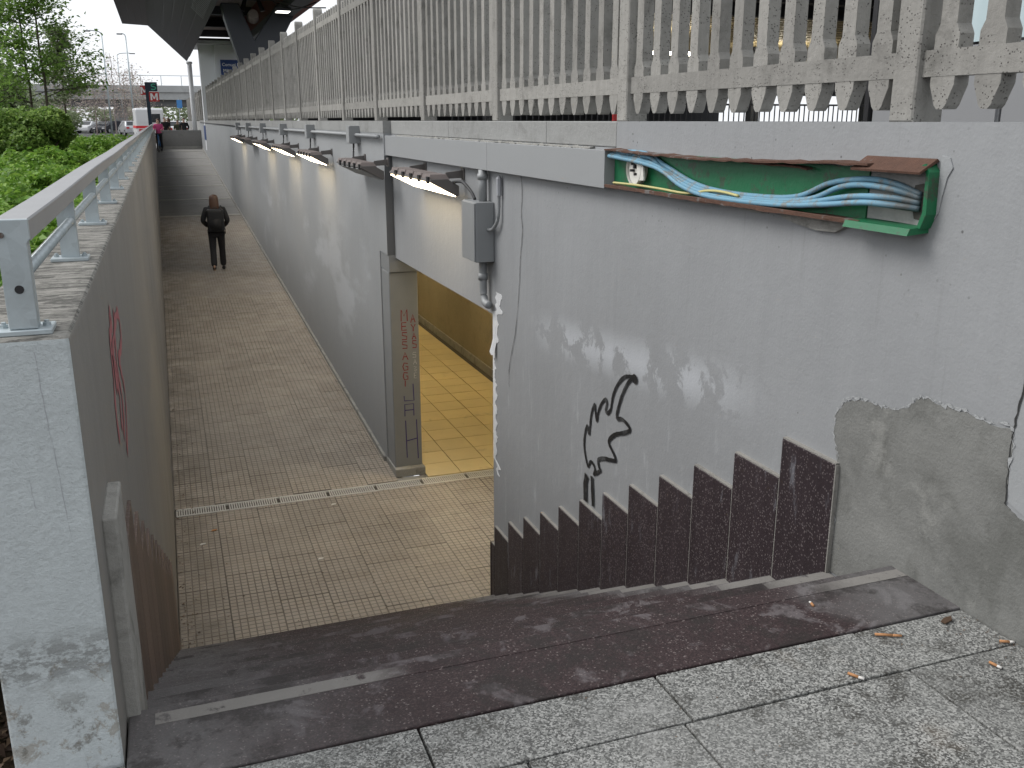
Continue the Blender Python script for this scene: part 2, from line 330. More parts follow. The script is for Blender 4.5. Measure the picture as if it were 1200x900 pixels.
def B(bm, x0, x1, y0, y1, z0, z1, mi=0):
    v = [bm.verts.new(q) for q in ((x0, y0, z0), (x1, y0, z0), (x1, y1, z0), (x0, y1, z0), (x0, y0, z1), (x1, y0, z1), (x1, y1, z1), (x0, y1, z1))]
    fs = [bm.faces.new([v[i] for i in q]) for q in ((0, 3, 2, 1), (4, 5, 6, 7), (0, 1, 5, 4), (1, 2, 6, 5), (2, 3, 7, 6), (3, 0, 4, 7))]
    for f in fs: f.material_index = mi
    return fs
def box(name, x0, x1, y0, y1, z0, z1, mat, parent=None, bevel=0, **k):
    """a box whose origin is its own base centre"""
    cx, cy = (x0 + x1) / 2, (y0 + y1) / 2
    bm = bmesh.new(); B(bm, x0 - cx, x1 - cx, y0 - cy, y1 - cy, 0, z1 - z0)
    return obj(name, bm, mat, parent, loc=(cx, cy, z0), bevel=bevel, **k)
def prism(bm, pts, axis, a, b_):
    """extrude a 2-D outline along an axis: 'x' takes (y,z), 'y' takes (x,z), 'z' takes (x,y)"""
    f = {'x': lambda p, t: (t, p[0], p[1]), 'y': lambda p, t: (p[0], t, p[1]), 'z': lambda p, t: (p[0], p[1], t)}[axis]
    A = [bm.verts.new(f(p, a)) for p in pts]; D = [bm.verts.new(f(p, b_)) for p in pts]; n = len(pts)
    bm.faces.new(A); bm.faces.new(D[::-1])
    for i in range(n): bm.faces.new((A[i], D[i], D[(i + 1) % n], A[(i + 1) % n]))
def smoothline(pts, n=6):
    P = [Vector(p) for p in pts]; out = []
    for i in range(len(P) - 1):
        p0, p1, p2, p3 = P[max(i - 1, 0)], P[i], P[i + 1], P[min(i + 2, len(P) - 1)]
        for k in range(n):
            t = k / n
            out.append(.5 * ((2 * p1) + (p2 - p0) * t + (2 * p0 - 5 * p1 + 4 * p2 - p3) * t * t + (3 * p1 - p0 - 3 * p2 + p3) * t ** 3))
    return out + [P[-1]]
def tube(bm, pts, r, seg=8, caps=True):
    P = [Vector(p) for p in pts]; rings = []; up = Vector((0, 0, 1))
    for i, q in enumerate(P):
        d = (P[min(i + 1, len(P) - 1)] - P[max(i - 1, 0)]).normalized()
        a = d.cross(up if abs(d.z) < .95 else Vector((1, 0, 0))).normalized(); c_ = a.cross(d)
        rr = r[i] if isinstance(r, (list, tuple)) else r
        rings.append([bm.verts.new(q + (a * math.cos(2 * math.pi * k / seg) + c_ * math.sin(2 * math.pi * k / seg)) * rr) for k in range(seg)])
    for A, D in zip(rings, rings[1:]):
        for k in range(seg): bm.faces.new((A[k], A[(k + 1) % seg], D[(k + 1) % seg], D[k]))
    if caps: bm.faces.new(rings[0]); bm.faces.new(rings[-1][::-1])
def ribbon(bm, pts, width, to3, jitter=.0):
    """flat paint stroke; pts are 2-D on a surface, to3 lifts them"""
    n = len(pts); L = []
    for i in range(n):
        a, c_ = Vector(pts[max(i - 1, 0)][:2]), Vector(pts[min(i + 1, n - 1)][:2]); d = (c_ - a)
        d = d.normalized() if d.length > 1e-6 else Vector((1, 0)); nn = Vector((-d.y, d.x))
        wd = (width[i] if isinstance(width, (list, tuple)) else width) * (1 + random.uniform(-jitter, jitter)) / 2
        q = Vector(pts[i][:2]); L.append((bm.verts.new(to3(q + nn * wd)), bm.verts.new(to3(q - nn * wd))))
    for (a, b2), (c_, d_) in zip(L, L[1:]): bm.faces.new((a, b2, d_, c_))
def leaves(pos, size, out=None, flat=.0):
    """leaf-shaped folded quads as one mesh; pos Nx3, size N"""
    n = len(pos); pos = np.asarray(pos, float); size = np.asarray(size, float)[:, None]
    nrm = rng.normal(size=(n, 3)); nrm[:, 2] = np.abs(nrm[:, 2]) + flat
    if out is not None: nrm += out
    nrm /= np.linalg.norm(nrm, axis=1)[:, None]
    d = rng.normal(size=(n, 3)); d -= (d * nrm).sum(1)[:, None] * nrm; d /= np.linalg.norm(d, axis=1)[:, None]
    s = np.cross(nrm, d)
    v = np.stack([pos - d * size * .5, pos + s * size * .3 + nrm * size * .1, pos + d * size * .55 - nrm * size * .06, pos - s * size * .3 + nrm * size * .1], 1).reshape(-1, 3)
    me = bpy.data.meshes.new('leaves'); me.vertices.add(4 * n); me.vertices.foreach_set('co', v.ravel())
    me.loops.add(4 * n); me.loops.foreach_set('vertex_index', np.arange(4 * n, dtype=np.int32))
    me.polygons.add(n); me.polygons.foreach_set('loop_start', np.arange(0, 4 * n, 4, dtype=np.int32))
    me.update(calc_edges=True); return me
def leaf_obj(name, pos, size, mat, parent=None, out=None, flat=0.):
    me = leaves(pos, size, out, flat); me.materials.append(M[mat]); o = mesh_obj(name, me, parent); return o

XR, XF, XL, ZF, ZT = 2.27, 2.19, -.22, -2.443, 1.495      # near right wall, far right wall, left wall, trench floor, wall top
SLOPE = .0525
def ramp_z(y): return ZF + max(0, y - 9.8) * SLOPE
Y_END = 56.4

# ================================================================== SETTING
bm = bmesh.new()                                    # one terrain sheet with the trench left open
for (x0, x1, y0, y1) in ((-900, -.46, -60, 1600), (-.46, 2.3, -60, 1.4), (2.3, 900, -60, 1.9), (-.46, 2.3, 57, 1600), (2.6, 900, 57, 1600)):
    vs_ = [bm.verts.new(q) for q in ((x0, y0, -.035), (x1, y0, -.035), (x1, y1, -.035), (x0, y1, -.035))]; bm.faces.new(vs_)
kind(obj('ground', bm, 'soil'), 'structure')
kind(box('far_pavement', -.44, 2.2, 56.66, 68, -.03, .03, 'plaza'), 'structure')
kind(box('road', -40, -1.2, 62, 190, -.025, -.012, 'asphalt'), 'structure')
kind(box('station_plaza', 2.62, 90, -2, 130, 1.0, 1.2, 'plaza'), 'structure')
# --- granite pavement, slab by slab
pave = kind(box('pavement', -.44, 2.265, .5, 2.03, -.12, -.03, 'grout'), 'structure')
def slab(x0, x1, y0, y1):
    g = .0035
    o = box('paving_slab', x0 + g, x1 - g, y0 + g, y1 - g, -.03, random.uniform(-.0015, .0015), 'granite', bevel=.003); o.parent = pave
    o.location -= pave.location
row1 = [-.215, .483, 1.165, 1.845, 2.265]; row2 = [-.44, -.05, .70, 1.135, 1.86, 2.265]
for a, b_ in zip(row1, row1[1:]): slab(a, b_, 1.822, 2.04)
slab(-.44, -.215, 1.822, 2.14)
for a, b_ in zip(row2, row2[1:]): slab(a, b_, 1.20, 1.822)
for a, b_ in zip(row1, row1[1:]): slab(a, b_, .6, 1.20)
# --- the stair
stair = kind(bpy.data.objects.new('staircase', None), 'structure'); link(stair); stair.location = (1.0, 2.05, 0)
TR, RI, Y0 = .328, .1745, 2.345
def stone(name, x0, x1, y0, y1, z0, z1, mat, bevel=.004):
    o = box(name, x0, x1, y0, y1, z0, z1, mat, bevel=bevel); o.parent = stair; o.location -= stair.location; return o
def strip(step, y0, y1, z, x0=-.15):
    s = box('anti_slip_strip', x0, 2.262, y0, y1, z - .004, z + .0015, 'strip_worn'); s.parent = step; s.location -= (step.location + stair.location)
st0 = stone('landing_slab', -.215, 2.268, 2.044, Y0 + .012, -.17, .002, 'porphyry'); strip(st0, 2.275, 2.325, .002)
for k in range(1, 14):
    y = Y0 + TR * (k - 1); z = -RI * k
    s = stone('step', -.215, 2.268, y, y + TR + .012, z - .168, z, 'porphyry', .003); strip(s, y + TR - .055, y + TR + .004, z, random.uniform(1.95, 2.12))
# --- trench floor of ribbed tiles
T = .415; g = .0025
bm = bmesh.new(); B(bm, 0, T - 2 * g, 0, T - 2 * g, -.02, 0); bmesh.ops.recalc_face_normals(bm, faces=bm.faces)
tile_me = bpy.data.meshes.new('floor_tile'); bm.to_mesh(tile_me); bm.free(); tile_me.materials.append(M['floor_tile'])
half_me = {}
def cut_tile(wd, ln):
    key = (round(wd, 3), round(ln, 3))
    if key not in half_me:
        bm = bmesh.new(); B(bm, 0, wd - 2 * g, 0, ln - 2 * g, -.02, 0); bmesh.ops.recalc_face_normals(bm, faces=bm.faces)
        me = bpy.data.meshes.new('floor_tile'); bm.to_mesh(me); bm.free(); me.materials.append(M['floor_tile']); half_me[key] = me
    return half_me[key]
floor = kind(box('trench_floor', -.22, 4.66, 6.55, 9.797, ZF - .12, ZF - .012, 'grout'), 'structure')
YD0, YD1 = 9.59, 9.80                                                 # drain channel
cols = [XL + .006] + [-.22 + .412 * i for i in range(1, 12)]
cols[-1] = 4.655
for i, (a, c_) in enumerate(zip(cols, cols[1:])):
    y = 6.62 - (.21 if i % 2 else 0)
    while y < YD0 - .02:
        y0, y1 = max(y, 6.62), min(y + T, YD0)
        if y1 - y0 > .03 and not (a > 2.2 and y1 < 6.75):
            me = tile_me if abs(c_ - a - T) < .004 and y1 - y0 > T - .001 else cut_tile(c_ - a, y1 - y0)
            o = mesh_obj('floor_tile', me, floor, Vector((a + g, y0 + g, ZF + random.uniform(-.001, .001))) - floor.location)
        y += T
bm = bmesh.new()                                                     # the ramp sheet
L_ = [(-.22, 9.8, ZF - .012), (2.27, 9.8, ZF - .012), (2.27, 30.8, ramp_z(30.8) - .012), (-.22, 30.8, ramp_z(30.8) - .012)]
U_ = L_[3:] + L_[2:3] + [(2.27, Y_END + .3, ramp_z(Y_END + .3) - .012), (-.22, Y_END + .3, ramp_z(Y_END + .3) - .012)]
bm.faces.new([bm.verts.new(q) for q in L_]); f2 = bm.faces.new([bm.verts.new((q[0], q[1], q[2])) for q in (U_[0], U_[1], U_[2], U_[3])]); f2.material_index = 1
ramp = kind(obj('ramp', bm, ['ramp_tiled', 'ramp_concrete']), 'structure')
ang = math.atan(SLOPE)
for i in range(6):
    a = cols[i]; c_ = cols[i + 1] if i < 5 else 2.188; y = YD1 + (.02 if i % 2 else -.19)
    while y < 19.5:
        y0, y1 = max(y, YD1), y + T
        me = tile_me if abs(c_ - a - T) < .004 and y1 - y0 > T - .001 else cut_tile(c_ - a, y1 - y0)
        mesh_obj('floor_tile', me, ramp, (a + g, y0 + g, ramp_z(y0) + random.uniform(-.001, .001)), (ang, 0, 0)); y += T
for k in range(9):                                                   # expansion joints of the upper ramp
    yj = 30.8 + 6.35 * k * .62
    if yj < Y_END: box('joint_strip', -.2, 2.17, yj, yj + .3, ramp_z(yj) - .012, ramp_z(yj) + .006, 'concrete_light', ramp)
kind(box('threshold', 2.19, 2.54, 9.803, 9.899, ZF - .1, ZF - .003, 'concrete_raw'), 'structure')
# --- drain grate
drain = thing('drain_channel', 'long slotted steel drain grate crossing the tiled floor at the ramp foot', 'drain', (1.2, 9.73, ZF))
def dchild(o): o.parent = drain; o.location -= Vector(drain.location); return o
dchild(box('channel', -.205, 4.6, YD0 + .003, YD1 - .003, ZF - .06, ZF - .02, 'drain_dark'))
xs = -.2
for i in range(9):
    x1 = min(xs + .53, 4.6); bm = bmesh.new(); ln = x1 - xs - .004
    B(bm, 0, ln, 0, .03, -.02, .002); B(bm, 0, ln, .174, .204, -.02, .002)
    n = int(ln / .024)
    for q in range(n): B(bm, q * .024, q * .024 + .014, .03, .174, -.015, .001)
    dchild(obj('grate', bm, 'drain_steel', None, loc=(xs + .002, YD0 + .003, ZF))); xs = x1
# ================================================================== RIGHT WALL (near), LINTEL
wall = thing('retaining_wall', 'grey painted retaining wall with black leaf graffiti beside the stair', 'wall', (XR, 4, 0))
def wpart(o): o.parent = wall; o.location -= Vector(wall.location); return o
bm = bmesh.new(); prism(bm, [(.9, -2.9), (6.68, -2.9), (6.68, 1.36), (4.63, 1.36), (4.63, ZT), (.9, ZT)], 'x', XR, 2.6); wpart(obj('wall_body', bm, 'wall_grey'))
wpart(box('lintel', XR, 2.6, 6.682, 9.93, .075, 1.36, 'wall_grey'))
yy = [4.63, 5.62, 7.8, 9.928]
for a, b_ in zip(yy, yy[1:]): wpart(box('coping_block', XR - .002, 2.62, a + .002, b_ - .002, 1.362, ZT, 'concrete_coping', bevel=.006))
to_r = lambda off: (lambda q: (XR - off - random.uniform(0, .0006), q[0], q[1]))
# bare render patch at the foot of the wall, 3 mm proud, ragged edge
patch = [(2.664, -.165), (2.663, .008), (2.681, .277), (2.713, .356), (2.717, .444), (2.672, .512), (2.577, .546), (2.49, .543), (2.409, .556), (2.361, .585), (2.333, .617), (2.291, .629), (2.217, .626), (2.125, .63), (2.036, .625), (1.948, .625), (1.94, .5), (1.935, .40), (1.88, .37), (1.6, .33), (1.2, .3), (.95, .28), (.95, -.03), (2.3, -.03), (2.345, -.17)]
pl = []
for i in range(len(patch)):
    a, c_ = Vector(patch[i]), Vector(patch[(i + 1) % len(patch)])
    for k in range(6):
        q = a.lerp(c_, k / 6); j = .006 if 2 <= i < 22 else 0; pl.append((q.x + random.uniform(-j, j), q.y + random.uniform(-j, j)))
bm = bmesh.new(); prism(bm, pl, 'x', XR - .004, XR + .01); wpart(obj('render_patch', bm, 'concrete_patch'))
bm = bmesh.new(); rim = [(q.x, q.y) for q in smoothline([Vector((a_, c_, 0)) for a_, c_ in patch[1:17]], 10)]     # broken whitish paint edge round the patch
ribbon(bm, [(a_ + random.uniform(-.006, .006), c_ + random.uniform(-.002, .009)) for a_, c_ in rim], [random.choice((.001, .002, .005, .011)) for _ in rim], to_r(.0052), .4); wpart(obj('flaked_edge', bm, 'peel_edge', fix=False))
# paler repaint beyond the vertical crack
bm = bmesh.new(); prism(bm, [(1.935, .41), (1.95, .64), (1.93, .76), (1.925, 1.1), (1.93, 1.355), (.95, 1.355), (.95, .31), (1.85, .38)], 'x', XR - .0025, XR + .01); wpart(obj('repainted_area', bm, 'wall_far'))
bm = bmesh.new()
for pts, wd in (([(6.06, 1.139), (6.039, 1.02), (6.054, .89), (6.028, .778), (6.06, .629), (6.077, .538), (6.093, .386), (6.155, .079), (6.29, -.234), (6.3, -.4)], .006), ([(1.948, .62), (1.94, .7), (1.93, .8), (1.933, 1.0), (1.925, 1.2)], .006), ([(1.935, .40), (1.945, .5), (1.95, .62)], .004)):
    ribbon(bm, [(q.x + random.uniform(-.004, .004), q.y) for q in smoothline([Vector((a, c_, 0)) for a, c_ in pts], 5)], wd, to_r(.0045), .5)
wpart(obj('crack', bm, 'crack_dark', fix=False))
bm = bmesh.new(); prev = None; n_ = 90                                # flaking strip down the wall corner, 3 mm thick
for i in range(n_ + 1):
    zz = .26 - 1.46 * i / n_; t_ = i / n_
    wd = (.11 if t_ < .27 else .045 if t_ < .5 else .075 if t_ < .9 else .05) + .018 * math.sin(i * .9) + random.uniform(-.012, .012)
    y0_ = 6.676 if .1 < t_ < .93 else 6.60 - .02 * math.sin(i * 1.7); ya, yb = y0_, y0_ - max(wd, .015)
    cur = [bm.verts.new(q) for q in ((XR + .002, ya, zz), (XR - .003, ya, zz), (XR - .003, yb, zz), (XR + .002, yb, zz))]
    if prev:
        for k in range(3): bm.faces.new((prev[k], prev[k + 1], cur[k + 1], cur[k]))
    prev = cur
wpart(obj('peeled_strip', bm, 'peel_white'))
bm = bmesh.new()                                                     # curled paint flap
G = [[bm.verts.new((XR - .004 - .035 * t * t - .008 * math.sin(s * 5), 6.64 - .07 * s * (1 - .3 * t), -.02 - .2 * t + .02 * math.sin(s * 6))) for s in (0, .3, .6, 1)] for t in (0, .25, .5, .75, 1)]
for r0, r1 in zip(G, G[1:]):
    for k in range(3): bm.faces.new((r0[k], r0[k + 1], r1[k + 1], r1[k]))
wpart(obj('paint_flap', bm, 'peel_white', smooth=True))
# black spray-painted leaf
A = [(4.306, .178), (4.375, .17), (4.445, .147), (4.515, .09), (4.564, .022), (4.586, -.039), (4.597, -.082), (4.637, -.115), (4.66, -.101), (4.647, -.058), (4.664, -.039), (4.715, -.078), (4.757, -.14), (4.777, -.204), (4.797, -.151), (4.811, -.113), (4.855, -.19), (4.877, -.315), (4.907, -.275), (4.941, -.346), (4.941, -.434), (4.886, -.526), (4.853, -.487), (4.814, -.484), (4.784, -.511), (4.8, -.556)]
Bp = [(4.316, .181), (4.383, .139), (4.44, .071), (4.486, -.011), (4.516, -.104), (4.449, -.094), (4.375, -.106), (4.353, -.128), (4.423, -.165), (4.527, -.208), (4.6, -.263), (4.598, -.293), (4.541, -.326), (4.512, -.357), (4.571, -.377), (4.672, -.402), (4.74, -.436), (4.725, -.48), (4.708, -.49), (4.782, -.538)]
bm = bmesh.new(); off = .0045
for pts, wd in ((A, .021), (Bp, .023), ([(4.895, -.585), (4.912, -.658), (4.904, -.762)], .05), ([(4.82, -.567), (4.806, -.662), (4.794, -.752)], .032)):
    L = smoothline([Vector((a, c_, 0)) for a, c_ in pts], 5)
    for i_, q in enumerate(L):
        if i_ % 3 == 0 and len(pts) > 5:                             # round joins keep sharp turns closed
            bm.faces.new([bm.verts.new((XR - off - .0003 * (i_ % 2), q.x + wd * .5 * math.cos(t * math.pi / 4), q.y + wd * .5 * math.sin(t * math.pi / 4))) for t in range(8)])
    ribbon(bm, L, wd, to_r(off + .0006), .15); off += .0012
bm.faces.new([bm.verts.new((XR - .008, 4.315 + .03 * math.cos(t * math.pi / 6), .172 + .027 * math.sin(t * math.pi / 6))) for t in range(12)])
wpart(obj('leaf_graffiti', bm, 'paint_black', fix=False))
# stepped skirting of dark terrazzo
for j in range(13):
    y0 = 2.668 + TR * j; y1 = min(y0 + TR, 6.683); zt = .267 - RI * j
    if y1 - y0 < .05: continue
    o = wpart(box('skirting_panel', XR - .024, XR + .004, y0 + .003, y1 - .003, zt - .68, zt, 'panel_dark', bevel=.003))
    q_ = box('mortar_joint', XR - .0215, XR + .002, y0 - .0028, y0 + .0028, zt - .5, zt - .002, 'mortar'); q_.parent = o; q_.location -= (o.location + wall.location)
    m_ = box('mortar_cap', XR - .020, XR + .002, y0 + .002, y1 - .002, zt, zt + .006, 'mortar'); m_.parent = o; m_.location -= (o.location + wall.location)
wpart(box('skirting_panel', XR - .026, XR + .3, 6.682, 6.706, ZF + .01, -1.83, 'panel_dark'))
# ================================================================== FAR RIGHT WALL, PILLAR
fw_ = thing('ramp_wall', 'long pale grey wall along the right of the ramp under the lamps', 'wall', (XF, 30, 0))
def fpart(o): o.parent = fw_; o.location -= Vector(fw_.location); return o
bm = bmesh.new(); B(bm, XF, 2.5, 10.355, 57, -2.9, 1.37); B(bm, XF, 2.5, 9.952, 10.354, .102, 1.37); fpart(obj('wall_body', bm, 'wall_far'))
yy = [9.95] + [13.2 + 3.98 * i for i in range(11)] + [57]
for a, b_ in zip(yy, yy[1:]): fpart(box('coping_block', XF - .003, 2.62, a + .002, b_ - .002, 1.372, ZT, 'concrete_coping'))
bm = bmesh.new(); prism(bm, [(10.41, ZF - .02), (56.5, ramp_z(56.5) - .02), (56.5, ramp_z(56.5) + .07), (10.41, ZF + .09)], 'x', XF - .03, XF + .01); fpart(obj('kerb_strip', bm, 'concrete_raw'))
pil = thing('pillar', 'grey pillar with red and blue hand lettering beside the passage mouth', 'pillar', (2.38, 10.1, ZF))
def ppart(o): o.parent = pil; o.location -= Vector(pil.location); return o
ppart(box('shaft', 2.2, 2.52, 9.98, 10.35, ZF, -.09, 'box_grey', bevel=.012))
ppart(box('base_block', 2.185, 2.535, 9.90, 10.4, ZF, ZF + .1, 'concrete_raw', bevel=.01))
ppart(box('bracket_beam', 2.20, 2.66, 9.94, 10.4, -.085, .1, 'box_grey', bevel=.004))
ppart(box('corner_plate', 2.188, 2.268, 9.942, 9.95, .1, 1.14, 'steel_grey'))
# pillar lettering, drawn as single strokes: (x offset, z) in letter boxes
def strokes(ch):
    D = {'M': [[(0, 0), (.05, 1), (.5, .45), (.95, 1), (1, 0)]], 'E': [[(.9, 1), (0, 1), (0, 0), (.9, 0)], [(0, .5), (.8, .5)]], 'S': [[(.95, .95), (.1, 1), (.05, .6), (.9, .45), (.85, .02), (0, .05)]],
         'A': [[(0, 0), (.45, 1), (1, 0)], [(.2, .42), (.8, .42)]], 'G': [[(.9, .9), (.2, 1), (0, .5), (.2, 0), (.9, .05), (.9, .5), (.5, .5)]], 'I': [[(.5, 1), (.5, 0)]],
         'J': [[(.95, 1.15), (1, 0), (.05, .02), (.0, .35)]], 'H': [[(0, 1), (.05, 0)], [(.95, 1), (1, -.05)], [(0, .45), (1, .5)]], 'Q': [[(0, 0), (0, 1), (.95, 1), (.95, 0)], [(0, .5), (.95, .5)]],
         'Y': [[(0, 1), (.5, .5), (1, 1)], [(.5, .5), (.5, 0)]], 'O': [[(.5, 1), (0, .5), (.5, 0), (1, .5), (.5, 1)]], 'Z': [[(0, .9), (.9, .8), (.1, .4), (.9, .3), (.6, 0), (.1, .1)]]}
    return D[ch]
def letter(bm, ch, x, z, w_, h_, wd):
    for s in strokes(ch):
        ribbon(bm, [(x + a * w_ + random.uniform(-.002, .002), z + c_ * h_) for a, c_ in s], wd, lambda q: (q[0], 9.9785 - random.uniform(0, .0008), q[1]))
for col_, mat_, items in (('graffiti_lettering', 'paint_red', [('M', 2.32, -.64, .07, .13), ('E', 2.325, -.74, .06, .085), ('S', 2.325, -.85, .06, .085), ('S', 2.325, -.95, .06, .08), ('A', 2.325, -1.08, .06, .085), ('G', 2.325, -1.2, .06, .085), ('G', 2.325, -1.31, .06, .085), ('I', 2.32, -1.39, .05, .07),
                                                              ('A', 2.43, -.66, .05, .09), ('Y', 2.43, -.76, .05, .08), ('A', 2.44, -.85, .045, .07), ('S', 2.44, -.95, .05, .085)]),
                          ('graffiti_lettering', 'paint_blue', [('J', 2.325, -1.56, .115, .17), ('Q', 2.33, -1.74, .11, .14), ('H', 2.335, -2.24, .135, .45)]),
                          ('graffiti_lettering', 'paint_white', [('S', 2.44, -1.06, .04, .06), ('A', 2.445, -1.14, .04, .06), ('Z', 2.45, -1.22, .035, .06), ('E', 2.45, -1.3, .03, .06)])):
    bm = bmesh.new()
    for it in items: letter(bm, *it, .011 if mat_ != 'paint_white' else .007)
    ppart(obj(col_, bm, mat_, fix=False))
# ================================================================== PASSAGE
tun = thing('underpass_passage', 'warm yellow lit pedestrian passage opening beside the stair foot', 'passage', (3.6, 14, ZF))
def tpart(o): o.parent = tun; o.location -= Vector(tun.location); return o
tpart(box('passage_wall', 4.66, 4.9, 6.4, 26, ZF - .1, .42, 'tunnel_wall'))
tpart(box('passage_wall', 2.505, 2.56, 10.4, 26, ZF - .1, .3, 'tunnel_wall'))
tpart(box('passage_wall', 2.602, 4.66, 6.4, 6.6, ZF - .1, .3, 'tunnel_wall'))
tpart(box('passage_wall', 2.56, 4.66, 25.9, 26.1, ZF - .1, .3, 'tunnel_wall'))
tpart(box('ceiling', 2.602, 4.658, 6.602, 25.9, .28, .4, 'tunnel_wall'))
bedz = box('floor_bed', 2.52, 4.655, YD1 + .002, 25.8, ZF - .1, ZF - .012, 'grout'); tpart(bedz)
bm = bmesh.new(); B(bm, 0, .391, 0, .391, -.02, 0); bmesh.ops.recalc_face_normals(bm, faces=bm.faces); tm = bpy.data.meshes.new('floor_tile'); bm.to_mesh(tm); bm.free(); tm.materials.append(M['tunnel_tile'])
for i in range(5):
    for j in range(26):
        mesh_obj('floor_tile', tm, tun, Vector((2.545 + .4 * i + .002 + (.115 if i == 4 and False else 0), YD1 + .03 + .4 * j, ZF - random.uniform(0, .0012))) - tun.location)
tpart(box('skirting', 4.635, 4.659, 9.9, 25.8, ZF - .011, ZF + .12, 'concrete_raw'))
for k, yl in enumerate((9.2, 13.5, 17.5, 21.5)):
    lt = thing('ceiling_lamp', ['warm tube lamp on the passage ceiling near the stair foot', 'second warm tube lamp along the passage ceiling', 'third warm tube lamp along the passage ceiling', 'deepest warm tube lamp on the passage ceiling'][k], 'lamp', (3.6, yl, .28), 0, 'passage ceiling lamps')
    bm = bmesh.new(); B(bm, -.09, .09, -.65, .65, -.06, -.002); obj('housing', bm, 'white_plastic', lt)
    bm = bmesh.new(); B(bm, -.06, .06, -.6, .6, -.085, -.062); obj('diffuser', bm, 'tunnel_glow', lt)
# ================================================================== LEFT PARAPET WALL
lw = thing('parapet_wall', 'thick concrete parapet wall left of the stair and ramp, carrying the rail', 'wall', (-.33, 2.2, 0))
def lpart(o): o.parent = lw; o.location -= Vector(lw.location); return o
bm = bmesh.new(); B(bm, -.455, XL, 2.15, 57, -2.9, 1.06)
bmesh.ops.recalc_face_normals(bm, faces=bm.faces)
long_e = [e for e in bm.edges if abs(e.verts[0].co.z - 1.06) < 1e-4 and abs(e.verts[1].co.z - 1.06) < 1e-4] + [e for e in bm.edges if all(abs(v.co.y - 2.15) < 1e-4 for v in e.verts) and abs(e.verts[0].co.z - e.verts[1].co.z) > .5]
bmesh.ops.bevel(bm, geom=long_e, offset=.014, segments=3, affect='EDGES', profile=.6)
for f in bm.faces:
    n = f.normal; f.material_index = 1 if n.z > .5 else (0 if n.y < -.5 else 2)
lpart(obj('wall_body', bm, ['parapet_front', 'parapet_top', 'wall_inner'], fix=False))
lpart(box('edge_slab', XL - .002, XL + .035, 2.335, 2.60, -.75, .56, 'concrete_raw', bevel=.006))
for j in range(13):
    y0 = 2.61 + TR * j; zt = .42 - RI * j
    lpart(box('skirting_panel', XL - .002, XL + .012, y0 + .003, y0 + TR - .003, max(zt - .8, ZF + .01), zt, 'panel_brown', bevel=.002))
to_l = lambda q: (XL + .0015 + random.uniform(0, .0012), q[0], q[1])
bm = bmesh.new()
for pts in ([(3.469, .88), (3.508, .816), (3.33, .79), (3.31, .684), (3.22, .572), (3.235, .464)], [(3.38, .591), (3.459, .741), (3.913, .778), (3.973, .659), (3.66, .646)], [(3.66, .646), (3.814, .471), (3.54, .322)], [(3.45, .86), (3.40, .70), (3.5, .55)], [(3.7, .83), (3.55, .66), (3.62, .5), (3.48, .4)], [(3.35, .76), (3.5, .62), (3.42, .45)]):
    ribbon(bm, smoothline([Vector((a, c_, 0)) for a, c_ in pts], 5), .042, to_l, .5)
lpart(obj('red_scribble', bm, 'paint_pink', fix=False))
bm = bmesh.new()
for pts in ([(-.29, 1.03), (-.285, .9), (-.275, .75), (-.268, .6)], [(-.45, .86), (-.37, .865)], [(-.335, .75), (-.33, .68)], [(-.31, .1), (-.30, .0)], [(-.42, .25), (-.33, .27), (-.24, .28)]):
    ribbon(bm, [(q.x + random.uniform(-.0012, .0012), q.y) for q in smoothline([Vector((a, c_, 0)) for a, c_ in pts], 6)], .0008, lambda q: (q[0], 2.1488, q[1]), .95)
lpart(obj('crack', bm, 'peel_grey', fix=False))
# --- steel railing on the parapet
rail = thing('steel_railing', 'low galvanised steel railing with flat grey top rail on the parapet', 'railing', (-.335, 2.25, 1.06))
def rpart(o): o.parent = rail; o.location -= Vector(rail.location); return o
NP = 46
pts = []
y = 2.2
bm = bmesh.new(); XA = -.308
ysl = np.linspace(2.2, 55.6, 90); rings = []
for i, yv in enumerate(ysl):
    dx, dz = .0025 * math.sin(yv * 1.1) * min(1, (yv - 2.2) / 2), .0015 * math.sin(yv * 1.6)
    rings.append([bm.verts.new((XA + a + dx, yv, c_ + dz)) for a, c_ in ((-.034, 1.258), (-.034, 1.299), (-.031, 1.303), (.031, 1.303), (.034, 1.299), (.034, 1.258))])
for r0, r1 in zip(rings, rings[1:]):
    for k in range(6): bm.faces.new((r0[k], r0[(k + 1) % 6], r1[(k + 1) % 6], r1[k]))
bm.faces.new(rings[0]); bm.faces.new(rings[-1][::-1]); rpart(obj('top_rail', bm, 'rail_paint'))
bm = bmesh.new(); tube(bm, [(XA + .012, 2.235 + (55.5 - 2.235) * i / 40, 1.187) for i in range(41)], .0135, 10); rpart(obj('lower_tube', bm, 'galvanised', smooth=True))
bm = bmesh.new(); B(bm, -.027, .027, -.016, .016, .012, .199); bmesh.ops.recalc_face_normals(bm, faces=bm.faces)
post_me = bpy.data.meshes.new('post'); bm.to_mesh(post_me); bm.free(); post_me.materials.append(M['galvanised'])
bm = bmesh.new(); B(bm, -.058, .055, -.045, .045, 0, .012); bmesh.ops.recalc_face_normals(bm, faces=bm.faces); bmesh.ops.bevel(bm, geom=list(bm.edges), offset=.002, segments=1, affect='EDGES')
plate_me = bpy.data.meshes.new('base_plate'); bm.to_mesh(plate_me); bm.free(); plate_me.materials.append(M['galvanised'])
bm = bmesh.new(); bmesh.ops.create_cone(bm, cap_ends=True, segments=6, radius1=.009, radius2=.009, depth=.007, matrix=Matrix.Translation((0, 0, .0155))); bmesh.ops.create_cone(bm, cap_ends=True, segments=8, radius1=.005, radius2=.005, depth=.012, matrix=Matrix.Translation((0, 0, .018)))
